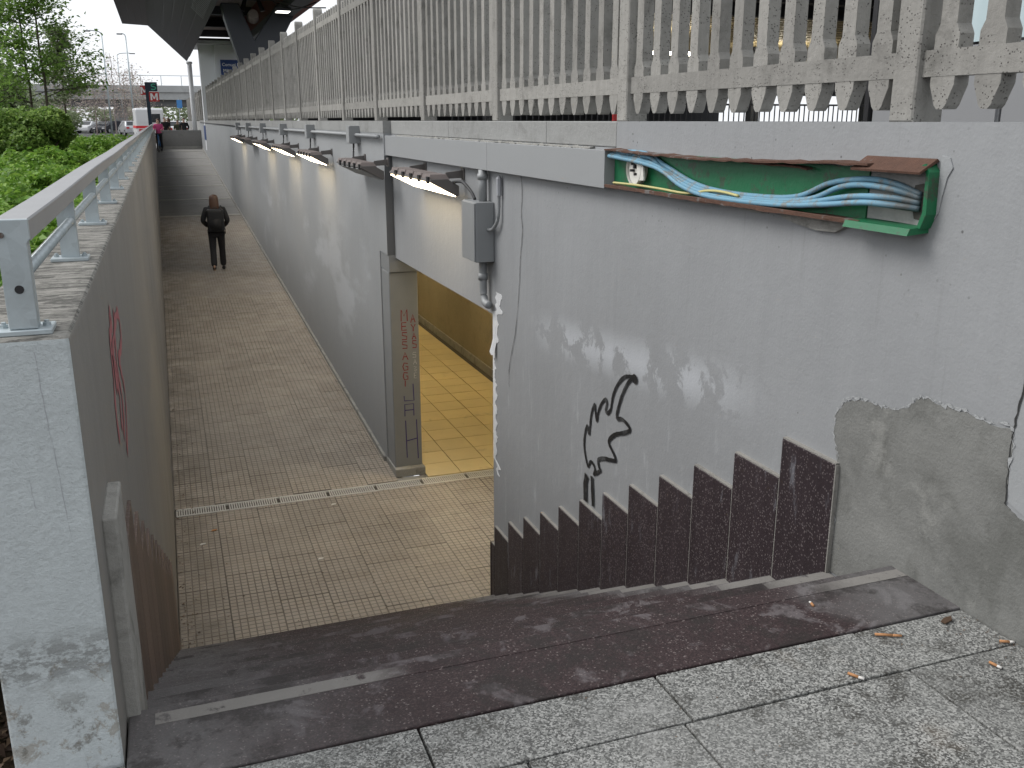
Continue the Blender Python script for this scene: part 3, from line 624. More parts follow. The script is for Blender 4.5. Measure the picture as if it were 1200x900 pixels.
bolt_me = bpy.data.meshes.new('bolt'); bm.to_mesh(bolt_me); bm.free(); bolt_me.materials.append(M['galvanised'])
for i in range(NP):
    yv = 2.222 + 1.155 * i
    po = mesh_obj('post', post_me, rail, Vector((XA, yv, 1.06)) - rail.location)
    if yv < 16:
        bp = mesh_obj('base_plate', plate_me, po)
        for sx, sy in ((-.043, .0), (.041, 0.0)): mesh_obj('bolt', bolt_me, po, (sx, sy, 0))
    else: mesh_obj('base_plate', plate_me, po)
bm = bmesh.new(); prism(bm, [(-.343, 1.3035), (-.273, 1.3035), (-.273, 1.262), (-.280, 1.252), (-.280, 1.073), (-.336, 1.073), (-.336, 1.252), (-.343, 1.262)], 'y', 2.186, 2.199); rpart(obj('end_plate', bm, 'galvanised', bevel=.002))
bm = bmesh.new(); bmesh.ops.create_cone(bm, cap_ends=True, segments=16, radius1=.009, radius2=.009, depth=.003, matrix=Matrix.Translation((XA + .002, 2.1853, 1.158)) @ Matrix.Rotation(R(90), 4, 'X')); rpart(obj('bolt_hole', bm, 'frame_black'))
bm = bmesh.new(); bmesh.ops.create_cone(bm, cap_ends=True, segments=10, radius1=.006, radius2=.006, depth=.008, matrix=Matrix.Translation((XA - .018, 2.183, 1.272)) @ Matrix.Rotation(R(90), 4, 'X')); rpart(obj('rusty_bolt', bm, 'rust'))
# ================================================================== CONCRETE PICKET FENCE
fence = thing('picket_fence', 'tall precast concrete picket fence with square posts on top of the right wall', 'fence', (2.38, 4, ZT))
def epart(me, name, loc, par=None): return mesh_obj(name, me, fence, Vector(loc) - fence.location)
def tomesh(name, bm, mat):
    bmesh.ops.recalc_face_normals(bm, faces=bm.faces); me = bpy.data.meshes.new(name); bm.to_mesh(me); bm.free(); me.materials.append(M[mat]); return me
prof = [(-.012, .038), (.012, .038), (.024, .05), (.034, .075), (.05, .112), (.05, .265), (.034, .295), (.032, 1.2), (.034, 1.27), (.048, 1.30), (.048, 1.40), (.036, 1.47), (.0, 1.485)]
prof = prof + [(-a, c_) for a, c_ in prof[::-1][1:-1]]
bm = bmesh.new(); prism(bm, prof, 'x', 0, .058); bmesh.ops.recalc_face_normals(bm, faces=bm.faces)
picket_me = tomesh('picket', bm, 'concrete_fence')
bm = bmesh.new(); pr = [(0, 0), (.112, 0), (.112, 1.56)] + [(.056 + .056 * math.cos(t * math.pi / 6), 1.56 + .06 * math.sin(t * math.pi / 6)) for t in range(1, 6)] + [(0, 1.56)]
prism(bm, pr, 'x', -.022, .105); bmesh.ops.recalc_face_normals(bm, faces=bm.faces); bmesh.ops.bevel(bm, geom=[e for e in bm.edges if abs(e.verts[0].co.x - e.verts[1].co.x) < 1e-5], offset=.006, segments=1, affect='EDGES')
post_c = tomesh('post', bm, 'concrete_fence')
SP = 2.085
bm = bmesh.new(); B(bm, -.0015, .055, .0, SP - .112, .14, .222); brail = tomesh('rail', bm, 'concrete_fence')
bm = bmesh.new(); B(bm, -.0015, .055, .0, SP - .112, 1.31, 1.385); trail = tomesh('rail', bm, 'concrete_fence')
XP = 2.352
for i in range(-1, 24):
    y0 = 2.565 + SP * i
    epart(post_c, 'post', (XP, y0, ZT - .001))
    if i == 23: continue
    epart(brail, 'rail', (XP, y0 + .112, ZT)); epart(trail, 'rail', (XP, y0 + .112, ZT))
    for k in range(11):
        o = epart(picket_me, 'picket', (XP + random.uniform(-.0008, .001), y0 + .112 + (SP - .112) * (k + .5) / 11, ZT + random.uniform(-.002, .002)))
# ================================================================== CABLE TRUNKING
tr = thing('cable_trunking', 'torn open cable trunking with green inside and closed grey cover on the wall', 'trunking', (2.24, 4.6, 1.25))
def kpart(o): o.parent = tr; o.location -= Vector(tr.location); return o
kpart(box('cover_panel', 2.203, 2.269, 4.632, 6.60, 1.150, 1.348, 'cover_grey', bevel=.002)); kpart(box('cover_panel', 2.203, 2.269, 6.604, 10.0, 1.150, 1.348, 'cover_grey', bevel=.002))
bm = bmesh.new(); B(bm, 2.262, 2.2685, 2.66, 4.628, 1.165, 1.345); kpart(obj('back_plate', bm, 'green_paint'))
def ragged(y0, y1, n, zf, x0, x1, th, jx):
    bm = bmesh.new(); top = []; 
    for i in range(n + 1):
        yv = y0 + (y1 - y0) * i / n; z0 = zf(yv) + random.uniform(-.003, .003); xo = x0 + random.uniform(-jx, jx)
        top.append([bm.verts.new(q) for q in ((xo, yv, z0), (x1, yv, z0 + .004), (x1, yv, z0 + th + .004), (xo, yv, z0 + th))])
    for a, c_ in zip(top, top[1:]):
        for k in range(4): bm.faces.new((a[k], a[(k + 1) % 4], c_[(k + 1) % 4], c_[k]))
    bm.faces.new(top[0]); bm.faces.new(top[-1][::-1]); return bm
kpart(obj('upper_lip', ragged(2.60, 4.628, 40, lambda q: 1.347 - .012 * math.sin(q * 2.1), 2.196, 2.27, .007, .006), 'rust'))
kpart(obj('lower_lip', ragged(2.58, 4.628, 40, lambda q: 1.158 + .004 * math.sin(q * 3), 2.20, 2.27, .006, .004), 'rust'))
bm = bmesh.new(); prism(bm, [(2.2, 1.158), (2.2, 1.172), (2.207, 1.174), (2.207, 1.158)], 'y', 2.62, 4.62); kpart(obj('lower_edge', bm, 'rust'))
# dented end housing
bm = bmesh.new(); prism(bm, [(2.198, 1.338), (2.196, 1.345), (2.262, 1.385), (2.27, 1.378)], 'y', 2.36, 2.68); kpart(obj('end_cap_top', bm, 'rust'))
bm = bmesh.new(); prism(bm, [(2.372, 1.37), (2.35, 1.345), (2.345, 1.215), (2.365, 1.17), (2.38, 1.17), (2.362, 1.22), (2.364, 1.34), (2.385, 1.365)], 'x', 2.226, 2.272); kpart(obj('end_cap_side', bm, 'green_paint'))
bm = bmesh.new(); prism(bm, [(2.185, 1.148), (2.195, 1.170), (2.27, 1.176), (2.27, 1.155)], 'y', 2.372, 2.68); kpart(obj('end_cap_bottom', bm, 'green_paint'))
bm = bmesh.new(); prism(bm, [(2.40, 1.175), (2.65, 1.18), (2.65, 1.345), (2.40, 1.35)], 'x', 2.262, 2.2695); kpart(obj('broken_render', bm, 'concrete_coping'))
bm = bmesh.new(); prism(bm, [(2.385, 1.19), (2.43, 1.195), (2.445, 1.24), (2.44, 1.30), (2.39, 1.31)], 'x', 2.259, 2.2665); kpart(obj('hole', bm, 'drain_dark'))
for pts in ([(3.46, 1.16), (3.4, 1.142), (3.28, 1.14), (3.2, 1.148), (3.18, 1.16)], [(3.16, 1.16), (3.12, 1.135), (3.02, 1.12), (2.9, 1.108), (2.8, 1.112), (2.74, 1.14), (2.74, 1.16)]):
    bm = bmesh.new(); prism(bm, [(a + random.uniform(-.006, .006), c_) for a, c_ in pts], 'x', 2.252, 2.269); kpart(obj('loose_render', bm, 'concrete_raw'))
bm = bmesh.new(); prism(bm, [(2.35, 1.395), (2.315, 1.39), (2.30, 1.36), (2.318, 1.33), (2.33, 1.27), (2.337, 1.22), (2.35, 1.2)], 'x', 2.266, 2.2695); kpart(obj('filler_smear', bm, 'wall_far'))
kpart(obj('crumbled_mortar', ragged(4.9, 9.6, 120, lambda q: 1.348 + .004 * math.sin(q * 40) * math.sin(q * 7), 2.235, 2.268, .006, .012), 'concrete_raw'))
kpart(obj('wood_splinter', ragged(2.95, 3.4, 8, lambda q: 1.325 + .02 * (q - 2.95), 2.225, 2.25, .006, .006), 'rust'))
# cables: things lying inside the trunking
cb = [[(4.6, 1.344), (4.262, 1.343), (4.05, 1.292), (3.802, 1.231), (3.578, 1.207), (3.273, 1.205), (3.027, 1.223), (2.848, 1.282), (2.667, 1.307), (2.525, 1.301), (2.404, 1.272)],
      [(4.6, 1.335), (4.20, 1.325), (4.079, 1.285), (3.801, 1.22), (3.531, 1.194), (3.193, 1.197), (2.94, 1.220), (2.78, 1.272), (2.66, 1.288), (2.52, 1.283), (2.404, 1.262)],
      [(4.6, 1.328), (4.15, 1.30), (3.85, 1.222), (3.576, 1.187), (3.2, 1.190), (2.94, 1.208), (2.703, 1.246), (2.52, 1.256), (2.404, 1.246)],
      [(4.6, 1.32), (4.1, 1.285), (3.83, 1.21), (3.576, 1.181), (3.116, 1.186), (2.839, 1.208), (2.628, 1.232), (2.49, 1.234), (2.404, 1.228)]]
for i, pts in enumerate(cb):
    xo = [2.250, 2.238, 2.226, 2.214][i]
    bm = bmesh.new(); tube(bm, smoothline([Vector((xo if k < len(pts) - 1 else 2.255, a, c_)) for k, (a, c_) in enumerate(pts)], 6), .0105, 8)
    tag(obj('cable', bm, 'cable_blue', smooth=True), ['highest of the blue cables arching inside the torn trunking', 'second highest blue cable inside the torn trunking', 'second lowest blue cable inside the torn trunking', 'lowest blue cable along the torn trunking lip'][i], 'cable', 'blue cables in the trunking')
bm = bmesh.new(); tube(bm, smoothline([Vector((2.22, a, c_)) for a, c_ in ((4.55, 1.185), (4.3, 1.188), (4.05, 1.186), (3.8, 1.182), (3.62, 1.205), (3.5, 1.208), (3.38, 1.2))], 6), .006, 7); tag(obj('thin_cable', bm, 'cable_yellow', smooth=True), 'thin pale yellow wire under the blue cables', 'wire')
jb = thing('lamp_socket', 'broken round white lamp base inside the green trunking', 'lamp base', (2.25, 4.33, 1.265))
bm = bmesh.new(); bmesh.ops.create_cone(bm, cap_ends=True, segments=24, radius1=.078, radius2=.074, depth=.03, matrix=Matrix.Rotation(R(90), 4, 'Y')); obj('dish', bm, 'white_plastic', jb)
bm = bmesh.new()
for t in range(24):
    a0, a1 = t * math.pi / 12, (t + 1) * math.pi / 12
    v_ = [bm.verts.new((-.03 if k in (1, 2) else -.012, rr * math.cos(a), rr * math.sin(a))) for k, (rr, a) in enumerate(((.082, a0), (.08, a0), (.08, a1), (.082, a1)))]; bm.faces.new(v_)
obj('rim', bm, 'white_plastic', jb)
for dy, dz, sy, sz in ((-.012, .012, .014, .02), (.02, -.008, .02, .012), (-.02, -.025, .012, .012), (.015, .025, .01, .012)): bm = bmesh.new(); B(bm, -.035, -.014, dy - sy / 2, dy + sy / 2, dz - sz / 2, dz + sz / 2); obj('contact', bm, 'frame_black', jb)
bm = bmesh.new(); prism(bm, [(-.11, -.05), (-.04, -.055), (-.03, .045), (-.07, .055), (-.10, .01)], 'x', -.028, -.018); obj('broken_cover', bm, 'white_plastic', jb)
# ================================================================== ELECTRIC BOX
eb = thing('junction_box', 'grey metal junction box with conduits beside the passage mouth', 'electric box', (2.2, 6.79, .48))
bm = bmesh.new(); B(bm, -.075, .068, -.16, .16, 0, .44); obj('case', bm, 'box_grey', eb, bevel=.005)
bm = bmesh.new(); B(bm, -.087, -.076, -.155, .155, .006, .434); obj('cover', bm, 'box_grey', eb, bevel=.003)
bm = bmesh.new(); tube(bm, [(.02, -.04, .44), (.02, -.04, .668)], .032, 12); obj('conduit', bm, 'pipe_grey', eb, True)
bm = bmesh.new(); tube(bm, [(.02, -.04, .60), (.02, -.04, .64)], .04, 12); obj('collar', bm, 'pipe_grey', eb, True)
bm = bmesh.new(); tube(bm, smoothline([Vector(q) for q in ((.02, -.03, 0), (.02, -.03, -.16), (.02, -.035, -.26), (.02, -.075, -.315), (.03, -.14, -.33))], 5), .03, 12); obj('conduit', bm, 'pipe_grey', eb, True)
bm = bmesh.new(); tube(bm, [(.02, -.03, -.1), (.02, -.03, -.15)], .037, 12); obj('collar', bm, 'pipe_grey', eb, True)
bm = bmesh.new(); tube(bm, smoothline([Vector(q) for q in ((.02, -.155, .24), (.03, -.24, .255), (.04, -.32, .33), (.045, -.33, .44), (.045, -.335, .56))], 6), .013, 8); obj('flexible_conduit', bm, 'pipe_grey', eb, True)
bm = bmesh.new(); tube(bm, [(.045, -.335, .5), (.045, -.335, .62), (.045, -.335, .64)], [.02, .022, .01], 8); obj('cable_gland', bm, 'peel_grey', eb)
# ================================================================== FLOODLIGHTS
def flood(name, label, yc, lit, xw, z=.95, ln=1.42):
    t = thing(name, label, 'floodlight', (xw - .2, yc, z), 0, 'floodlights along the right wall')
    # housing section in (x,z): lit face tilted down and away from the wall
    sec = [(-.115, .085), (-.11, .105), (.03, .105), (.125, .05), (.125, -.025), (.11, -.035)]
    bm = bmesh.new(); prism(bm, sec, 'y', -ln / 2, ln / 2); obj('housing', bm, 'lamp_body', t, bevel=.004)
    a, c_ = Vector((-.109, .076)), Vector((.106, -.031)); nn = Vector((-(c_ - a).y, (c_ - a).x)).normalized(); nn = nn if nn.y < 0 else -nn
    bm = bmesh.new(); e = .006
    prism(bm, [tuple(a + nn * .001), tuple(c_ + nn * .001), tuple(c_ + nn * (.001 + e)), tuple(a + nn * (.001 + e))], 'y', -ln / 2 + .03, ln / 2 - .03); obj('glass', bm, 'lamp_glow' if lit else 'cover_grey', t)
    for k in range(5):
        y0 = -ln / 2 + .02 + k * (ln - .04) / 5; bm = bmesh.new()
        for q in range(8):
            yy_ = y0 + .02 + q * ((ln - .04) / 5 - .05) / 8; prism(bm, [(-.112, .106), (-.10, .140), (.03, .140), (.06, .094), (.03, .104)], 'y', yy_, yy_ + .012)
        obj('heat_sink', bm, 'lamp_fin', t)
        bm = bmesh.new(); B(bm, -.127, -.111, y0 + .0, y0 + .05, .07, .123); obj('clip', bm, 'frame_black', t)
    for s in (-1, 1):
        bm = bmesh.new(); yy_ = s * (ln / 2 - .12); prism(bm, [(.04, .10), (.05, .15), (.199, .165), (.199, .105)], 'y', yy_ - .012, yy_ + .012); obj('arm', bm, 'lamp_body', t)
        bm = bmesh.new(); B(bm, .188, .1985, yy_ - .04, yy_ + .04, .09, .18); obj('wall_plate', bm, 'lamp_body', t)
    return t
lab = ['large lit floodlight nearest the camera, over the passage mouth', 'unlit floodlight, second from the camera', 'lit floodlight, third from the camera along the wall', 'lit floodlight, fourth from the camera along the wall', 'lit floodlight, fifth from the camera along the wall', 'unlit floodlight, second from the far end of the row', 'lit floodlight at the far end of the row']
flood('floodlight', lab[0], 7.98, True, XR)
bm = bmesh.new(); tube(bm, smoothline([Vector(q) for q in ((2.15, 7.28, 1.03), (2.17, 7.1, 1.04), (2.19, 6.95, .98), (2.2, 6.88, .925))], 6), .012, 8); tag(obj('lamp_cable', bm, 'cable_black', smooth=True), 'short black cable from the nearest floodlight to the junction box', 'cable')
boxes_y = [11.3, 14.75, 18.1, 21.8, 25.4, 28.8]
con = thing('conduit_run', 'thin grey conduit pipe running along the wall above the floodlights', 'conduit', (2.15, 20, 1.34))
bm = bmesh.new(); tube(bm, [(2.145, 10.0, 1.335), (2.145, 29.2, 1.335)], .022, 10); o = obj('pipe', bm, 'pipe_grey', con, True); o.location = -con.location
bm = bmesh.new(); tube(bm, [(2.165, 29.2, 1.335), (2.165, 56, 1.40)], .018, 8); o = obj('pipe', bm, 'frame_black', con, True); o.location = -con.location
for i, yb in enumerate(boxes_y):
    flood('floodlight', lab[i + 1], yb - .95, i not in (0, 4), XF)
    t = thing('switch_box', ['junction box over the unlit second floodlight', 'junction box over the third floodlight', 'junction box over the fourth floodlight', 'junction box over the fifth floodlight', 'junction box over the sixth floodlight', 'farthest small junction box on the conduit'][i], 'junction box', (2.13, yb, 1.24), 0, 'boxes on the conduit')
    bm = bmesh.new(); B(bm, -.06, .0595, -.1, .1, 0, .2); obj('case', bm, 'box_grey', t, bevel=.004)
    bm = bmesh.new(); B(bm, -.068, -.061, -.094, .094, .008, .192); obj('lid', bm, 'cover_grey', t)
    bm = bmesh.new(); tube(bm, smoothline([Vector(q) for q in ((.0, 0, 0), (.0, .03, -.09), (-.03, -.1, -.16), (-.08, -.3, -.19))], 5), .011, 7); obj('cable', bm, 'cable_black', t, True)
# ================================================================== PEOPLE
def skin_mesh(name, verts, edges, rad, mat, parent, sub=2, root=0):
    me = bpy.data.meshes.new(name); me.from_pydata([Vector(v) for v in verts], edges, []); me.materials.append(M[mat])
    o = mesh_obj(name, me, parent); md = o.modifiers.new('skin', 'SKIN'); md.use_smooth_shade = True
    if not me.skin_vertices: me.skin_vertices.new()
    for i, r in enumerate(rad):
        d = me.skin_vertices[0].data[i]; d.radius = r if isinstance(r, tuple) else (r, r); d.use_root = (i == root)
    s = o.modifiers.new('sub', 'SUBSURF'); s.levels = sub; s.render_levels = sub; return o
def person(label, loc, rz, h=1.7, top='jacket_black', bottom='trouser_black', hair='hair_brown', stride=.16, arms='pocket', longhair=True, group=None, legs=True):
    """figure faces local +Y; built for 1.7 m and scaled"""
    t = thing('person', label, 'person', loc, rz, group); t.scale = (h / 1.7,) * 3; s = stride
    # pelvis, spine, neck, head; legs: hip, knee, ankle, toe
    V = [(0, 0, .93), (0, 0, 1.12), (0, .01, 1.34), (0, .015, 1.44), (0, .03, 1.52), (0, .035, 1.63)]
    E_ = [(0, 1), (1, 2), (2, 3), (3, 4), (4, 5)]; Rr = [(.15, .11), (.125, .095), (.15, .10), (.05, .05), (.07, .085), (.075, .09)]
    for sx in (-1, 1):
        f = s * sx; i = len(V)
        V += [(sx * .09, 0, .86), (sx * .095, f * .45 + .03, .48), (sx * .09, f * 1.0 - .02 - (.06 if sx < 0 else 0), .09 + (.05 if sx < 0 else 0)), (sx * .095, f + .05, .04)]
        E_ += [(0, i), (i, i + 1), (i + 1, i + 2), (i + 2, i + 3)]; Rr += [(.08, .08), .05, .022, (.012, .012)]
    for sx in (-1, 1):
        i = len(V)
        if arms == 'pocket': pts = [(sx * .17, 0, 1.37), (sx * .255, -.06, 1.12), (sx * .15, .11, .98)]
        else: pts = [(sx * .17, 0, 1.37), (sx * .21, .05, 1.13), (sx * .16, .27, 1.10)]
        V += pts; E_ += [(2, i), (i, i + 1), (i + 1, i + 2)]; Rr += [.055, .042, .032]
    skin_mesh('body', V, E_, Rr, 'skin', t, 2)
    # clothing grown a little outside the body
    def limb(name, V, E_, Rr, m): return skin_mesh(name, V, E_, Rr, m, t, 2)
    JV = [(0, 0, .86), (0, 0, .98), (0, -.005, 1.15), (0, .005, 1.33), (0, .012, 1.42)]; JE = [(0, 1), (1, 2), (2, 3), (3, 4)]; JR = [(.175, .13), (.165, .125), (.15, .12), (.175, .125), (.075, .07)]
    for sx in (-1, 1):
        i = len(JV)
        JV += ([(sx * .185, 0, 1.36), (sx * .265, -.065, 1.12), (sx * .17, .10, .99)] if arms == 'pocket' else [(sx * .185, 0, 1.36), (sx * .22, .05, 1.13), (sx * .165, .24, 1.10)])
        JE += [(3, i), (i, i + 1), (i + 1, i + 2)]; JR += [.075, .06, .05]
    limb('jacket', JV, JE, JR, top)
    if legs:
        TV = [(0, 0, .92)]; TE = []; TR_ = [(.155, .12)]
        for sx in (-1, 1):
            f = s * sx; i = len(TV); lift = .05 if sx < 0 else 0
            TV += [(sx * .09, 0, .84), (sx * .095, f * .45 + .03, .48), (sx * .092, f * .98 - (.06 if sx < 0 else 0), .075 + lift)]
            TE += [(0, i), (i, i + 1), (i + 1, i + 2)]; TR_ += [(.105, .105), .072, .074]
        limb('trousers', TV, TE, TR_, bottom)
        for sx in (-1, 1):
            f = s * sx; lift = .05 if sx < 0 else 0
            skin_mesh('shoe', [(sx * .092, f * 1.0 - .06, .05 + lift * 1.6), (sx * .095, f * 1.0 + .06, .04 + lift), (sx * .1, f + .17, .035)], [(0, 1), (1, 2)], [(.045, .05), (.045, .04), (.038, .028)], 'shoe_black', t, 1)
    # hair: cap plus a mass down the back
    HV = [(0, .01, 1.685), (0, -.03, 1.62), (0, -.055, 1.52)] + ([(0, -.075, 1.40), (0, -.085, 1.30)] if longhair else [])
    HR = [(.085, .06), (.105, .085), (.11, .07)] + ([(.115, .055), (.075, .04)] if longhair else [])
    if not longhair: HV, HR = HV[:2] + [(0, -.03, 1.56)], [(.08, .05), (.095, .08), (.07, .06)]
    skin_mesh('hair', HV, [(i, i + 1) for i in range(len(HV) - 1)], HR, hair, t, 2)
    for sx in (-1, 1):                                   # eyes and nose side of the head
        bm = bmesh.new(); bmesh.ops.create_uvsphere(bm, u_segments=8, v_segments=6, radius=.012, matrix=Matrix.Translation((sx * .03, .122, 1.60))); obj('eye', bm, 'frame_black', t, True)
    bm = bmesh.new(); bmesh.ops.create_cone(bm, cap_ends=True, segments=8, radius1=.016, radius2=.006, depth=.045, matrix=Matrix.Translation((0, .132, 1.575)) @ Matrix.Rotation(R(-18), 4, 'X')); obj('nose', bm, 'skin', t, True)
    return t
yp = 22.2
wz = ramp_z(yp)
person('woman in black with long brown hair walking up the ramp', (1.0, yp, wz), R(-4), 1.72, stride=.23)
bp = thing('backpack', 'black backpack worn by the woman walking up the ramp', 'backpack', (1.0, yp - .17, wz + .93), R(-4))
bm = bmesh.new(); bmesh.ops.create_cube(bm, size=1); bmesh.ops.scale(bm, vec=(.36, .2, .5), verts=bm.verts); bmesh.ops.translate(bm, vec=(0, -.05, .23), verts=bm.verts)
bmesh.ops.bevel(bm, geom=list(bm.edges), offset=.06, segments=4, affect='EDGES', profile=.6); obj('main_bag', bm, 'bag_black', bp, True)
bm = bmesh.new(); bmesh.ops.create_cube(bm, size=1); bmesh.ops.scale(bm, vec=(.25, .07, .24), verts=bm.verts); bmesh.ops.translate(bm, vec=(0, -.15, .15), verts=bm.verts)
bmesh.ops.bevel(bm, geom=list(bm.edges), offset=.03, segments=3, affect='EDGES'); obj('front_pocket', bm, 'jacket_black', bp, True)
for sx in (-1, 1):
    bm = bmesh.new(); tube(bm, smoothline([Vector(q) for q in ((sx * .1, 0, .42), (sx * .12, .08, .52), (sx * .13, .2, .50), (sx * .15, .28, .38))], 5), .022, 6); obj('strap', bm, 'bag_black', bp, True)
bm = bmesh.new(); tube(bm, [(.16, 0, .12), (.19, -.01, .02), (.19, -.02, -.08)], .008, 6); obj('loose_strap', bm, 'bag_black', bp, True)
bm = bmesh.new(); tube(bm, smoothline([Vector(q) for q in ((-.05, -.03, .45), (-.03, -.03, .5), (.03, -.03, .5), (.05, -.03, .45))], 5), .009, 6); obj('handle', bm, 'bag_black', bp, True)
# group at the head of the ramp
person('person in dark coat standing left behind the ramp end wall', (.35, 59.2, .03), R(200), 1.66, group=None, longhair=False, arms='front', stride=.03)
person('person in black hugging close at the ramp end wall', (.55, 59.5, .03), R(100), 1.62, longhair=True, arms='front', stride=.03)
person('person in olive green coat behind the ramp end wall', (1.05, 59.6, .03), R(170), 1.5, top='coat_green', longhair=False, arms='front', stride=.03)
person('broad person in black jacket behind the ramp end wall', (1.38, 59.0, .03), R(185), 1.62, longhair=False, arms='pocket', stride=.03)
rider = person('person in pink and blue riding a bicycle at the ramp head', (-.02, 54.2, ramp_z(54.2) + .08), R(172), 1.62, top='coat_pink', longhair=True, arms='front', stride=.1)
bc = thing('bicycle', 'bicycle under the rider in pink at the top of the ramp', 'bicycle', (-.02, 54.2, ramp_z(54.2)), R(172))
for sy in (-.5, .5):
    wh = bpy.data.objects.new('wheel', None); link(wh); wh.parent = bc; wh.location = (0, sy, .33)
    bm = bmesh.new(); tube(bm, [(0, .31 * math.cos(a * math.pi / 12), .31 * math.sin(a * math.pi / 12)) for a in range(25)], .02, 6, False); obj('tyre', bm, 'tyre', wh, True)
    bm = bmesh.new()
    for a in range(8): tube(bm, [(0, 0, 0), (0, .3 * math.cos(a * math.pi / 4), .3 * math.sin(a * math.pi / 4))], .004, 4)
    obj('spokes', bm, 'galvanised', wh)
bm = bmesh.new()
for a, c_ in (((0, -.5, .33), (0, -.12, .3)), ((0, -.5, .33), (0, -.2, .78)), ((0, -.12, .3), (0, -.22, .85)), ((0, -.12, .3), (0, .38, .72)), ((0, -.2, .75), (0, .37, .8)), ((0, .36, .9), (0, .5, .33))): tube(bm, [a, c_], .018, 6)
obj('frame', bm, 'sign_lightblue', bc)
bm = bmesh.new(); tube(bm, [(-.28, .26, .98), (-.1, .36, .95), (.1, .36, .95), (.28, .26, .98)], .014, 6); obj('handlebar', bm, 'frame_black', bc)
bm = bmesh.new(); prism(bm, [(-.07, -.32), (.07, -.32), (.02, -.08), (-.02, -.08)], 'z', .85, .9); obj('saddle', bm, 'frame_black', bc)
bw = thing('end_wall', 'low plain grey wall closing the top of the ramp', 'wall', (1.0, 56.5, 0)); bm = bmesh.new(); B(bm, -1.16, 1.19, -.1, .12, -.25, .9); obj('wall_body', bm, 'ramp_concrete', bw)
bm = bmesh.new(); B(bm, -1.17, 1.19, -.13, .15, .9, .98); obj('coping', bm, 'concrete_coping', bw); bm = bmesh.new(); B(bm, -1.1, 1.15, -.18, -.101, -.03, .12); obj('kerb', bm, 'concrete_light', bw)
# ================================================================== SIGNS AT THE RAMP HEAD
def text(body, size, mat, parent, loc, rot, name='lettering', sx=1.0):
    cu = bpy.data.curves.new(name, 'FONT'); cu.body = body; cu.size = size; cu.align_x = 'CENTER'; cu.align_y = 'CENTER'; cu.extrude = .004; cu.offset = size * .004
    tmp = bpy.data.objects.new(name, cu); link(tmp); dg = bpy.context.evaluated_depsgraph_get(); me = bpy.data.meshes.new_from_object(tmp.evaluated_get(dg)); bpy.data.objects.remove(tmp)
    me.materials.clear(); me.materials.append(M[mat]); o = mesh_obj(name, me, parent, loc, rot); o.scale = (sx, 1, 1); return o
sg = thing('metro_sign', 'station sign post with red M and dark green S boxes', 'sign', (-.42, 60, 0), R(-3))
bm = bmesh.new(); B(bm, -.10, .10, -.06, .06, 0, 3.6); obj('post', bm, 'sign_navy', sg)
bm = bmesh.new(); B(bm, .0, .56, -.12, -.062, 3.1, 3.6); o = obj('letter_box', bm, 'sign_navy', sg); bm = bmesh.new(); ribbon(bm, smoothline([Vector((a, c_, 0)) for a, c_ in ((.48, 3.47), (.40, 3.50), (.29, 3.48), (.25, 3.42), (.30, 3.365), (.42, 3.345), (.48, 3.29), (.44, 3.22), (.33, 3.195), (.23, 3.22))], 4), .055, lambda q: (q[0], -.125, q[1])); obj('lettering', bm, 'sign_green', sg, fix=False)
bm = bmesh.new(); B(bm, .08, .62, -.12, -.062, 2.54, 3.06); obj('letter_box', bm, 'sign_red', sg); bm = bmesh.new(); prism(bm, [(x0, z0) for x0, z0 in ((-.2, -.19), (-.11, -.19), (-.11, .05), (-.03, -.12), (.03, -.12), (.11, .05), (.11, -.19), (.2, -.19), (.2, .19), (.1, .19), (0, -.03), (-.1, .19), (-.2, .19))], 'y', 0, .006); obj('lettering', bm, 'sign_white', sg, loc=(.35, -.127, 2.8))
bm = bmesh.new(); B(bm, -.38, -.1, .07, .12, 2.9, 3.42); obj('letter_box', bm, 'sign_red', sg); bm = bmesh.new(); prism(bm, [(x0, z0) for x0, z0 in ((-.2, -.19), (-.11, -.19), (-.11, .05), (-.03, -.12), (.03, -.12), (.11, .05), (.11, -.19), (.2, -.19), (.2, .19), (.1, .19), (0, -.03), (-.1, .19), (-.2, .19))], 'y', 0, .006); obj('lettering', bm, 'sign_white', sg, loc=(-.16, .062, 3.15))
bs = thing('direction_sign', 'small light blue sign on a thin post by the far fence', 'sign', (1.35, 66, 0))
bm = bmesh.new(); tube(bm, [(0, 0, 0), (0, 0, 2.9)], .035, 8); obj('post', bm, 'galvanised', bs); bm = bmesh.new(); B(bm, -.13, .2, -.05, -.036, 2.25, 2.75); obj('plate', bm, 'sign_lightblue', bs)
nb = tag(box('wall_notice', XF - .02, XF - .002, 50.5, 52.2, .55, 1.25, 'sign_blue'), 'narrow blue notice plate at the far end of the ramp wall', 'notice')
# ================================================================== STATION CANOPY
cn = thing('station_canopy', 'large dark metal station canopy with folded edge over the ramp head', 'canopy', (2.0, 45, 1.2))
def cpart(o): o.parent = cn; o.location -= Vector(cn.location); return o
Y1c, Y0c = 60.0, 19.0
sec = [(1.88, 4.76), (-.05, 6.64), (-1.38, 6.70), (-1.42, 7.1), (-.1, 7.05), (1.95, 5.0)]
bm = bmesh.new(); prism(bm, sec, 'y', Y0c, Y1c); cpart(obj('folded_edge', bm, 'cladding'))
bm = bmesh.new(); prism(bm, [(1.97, 6.35), (4.4, 6.35), (4.4, 6.5), (1.97, 6.5)], 'y', Y0c, Y1c); cpart(obj('ceiling', bm, 'ceiling_brown'))
bm = bmesh.new(); prism(bm, [(1.97, 5.02), (2.06, 5.02), (2.06, 6.34), (1.97, 6.34)], 'y', Y0c, Y1c); cpart(obj('inner_fascia', bm, 'steel_dark'))
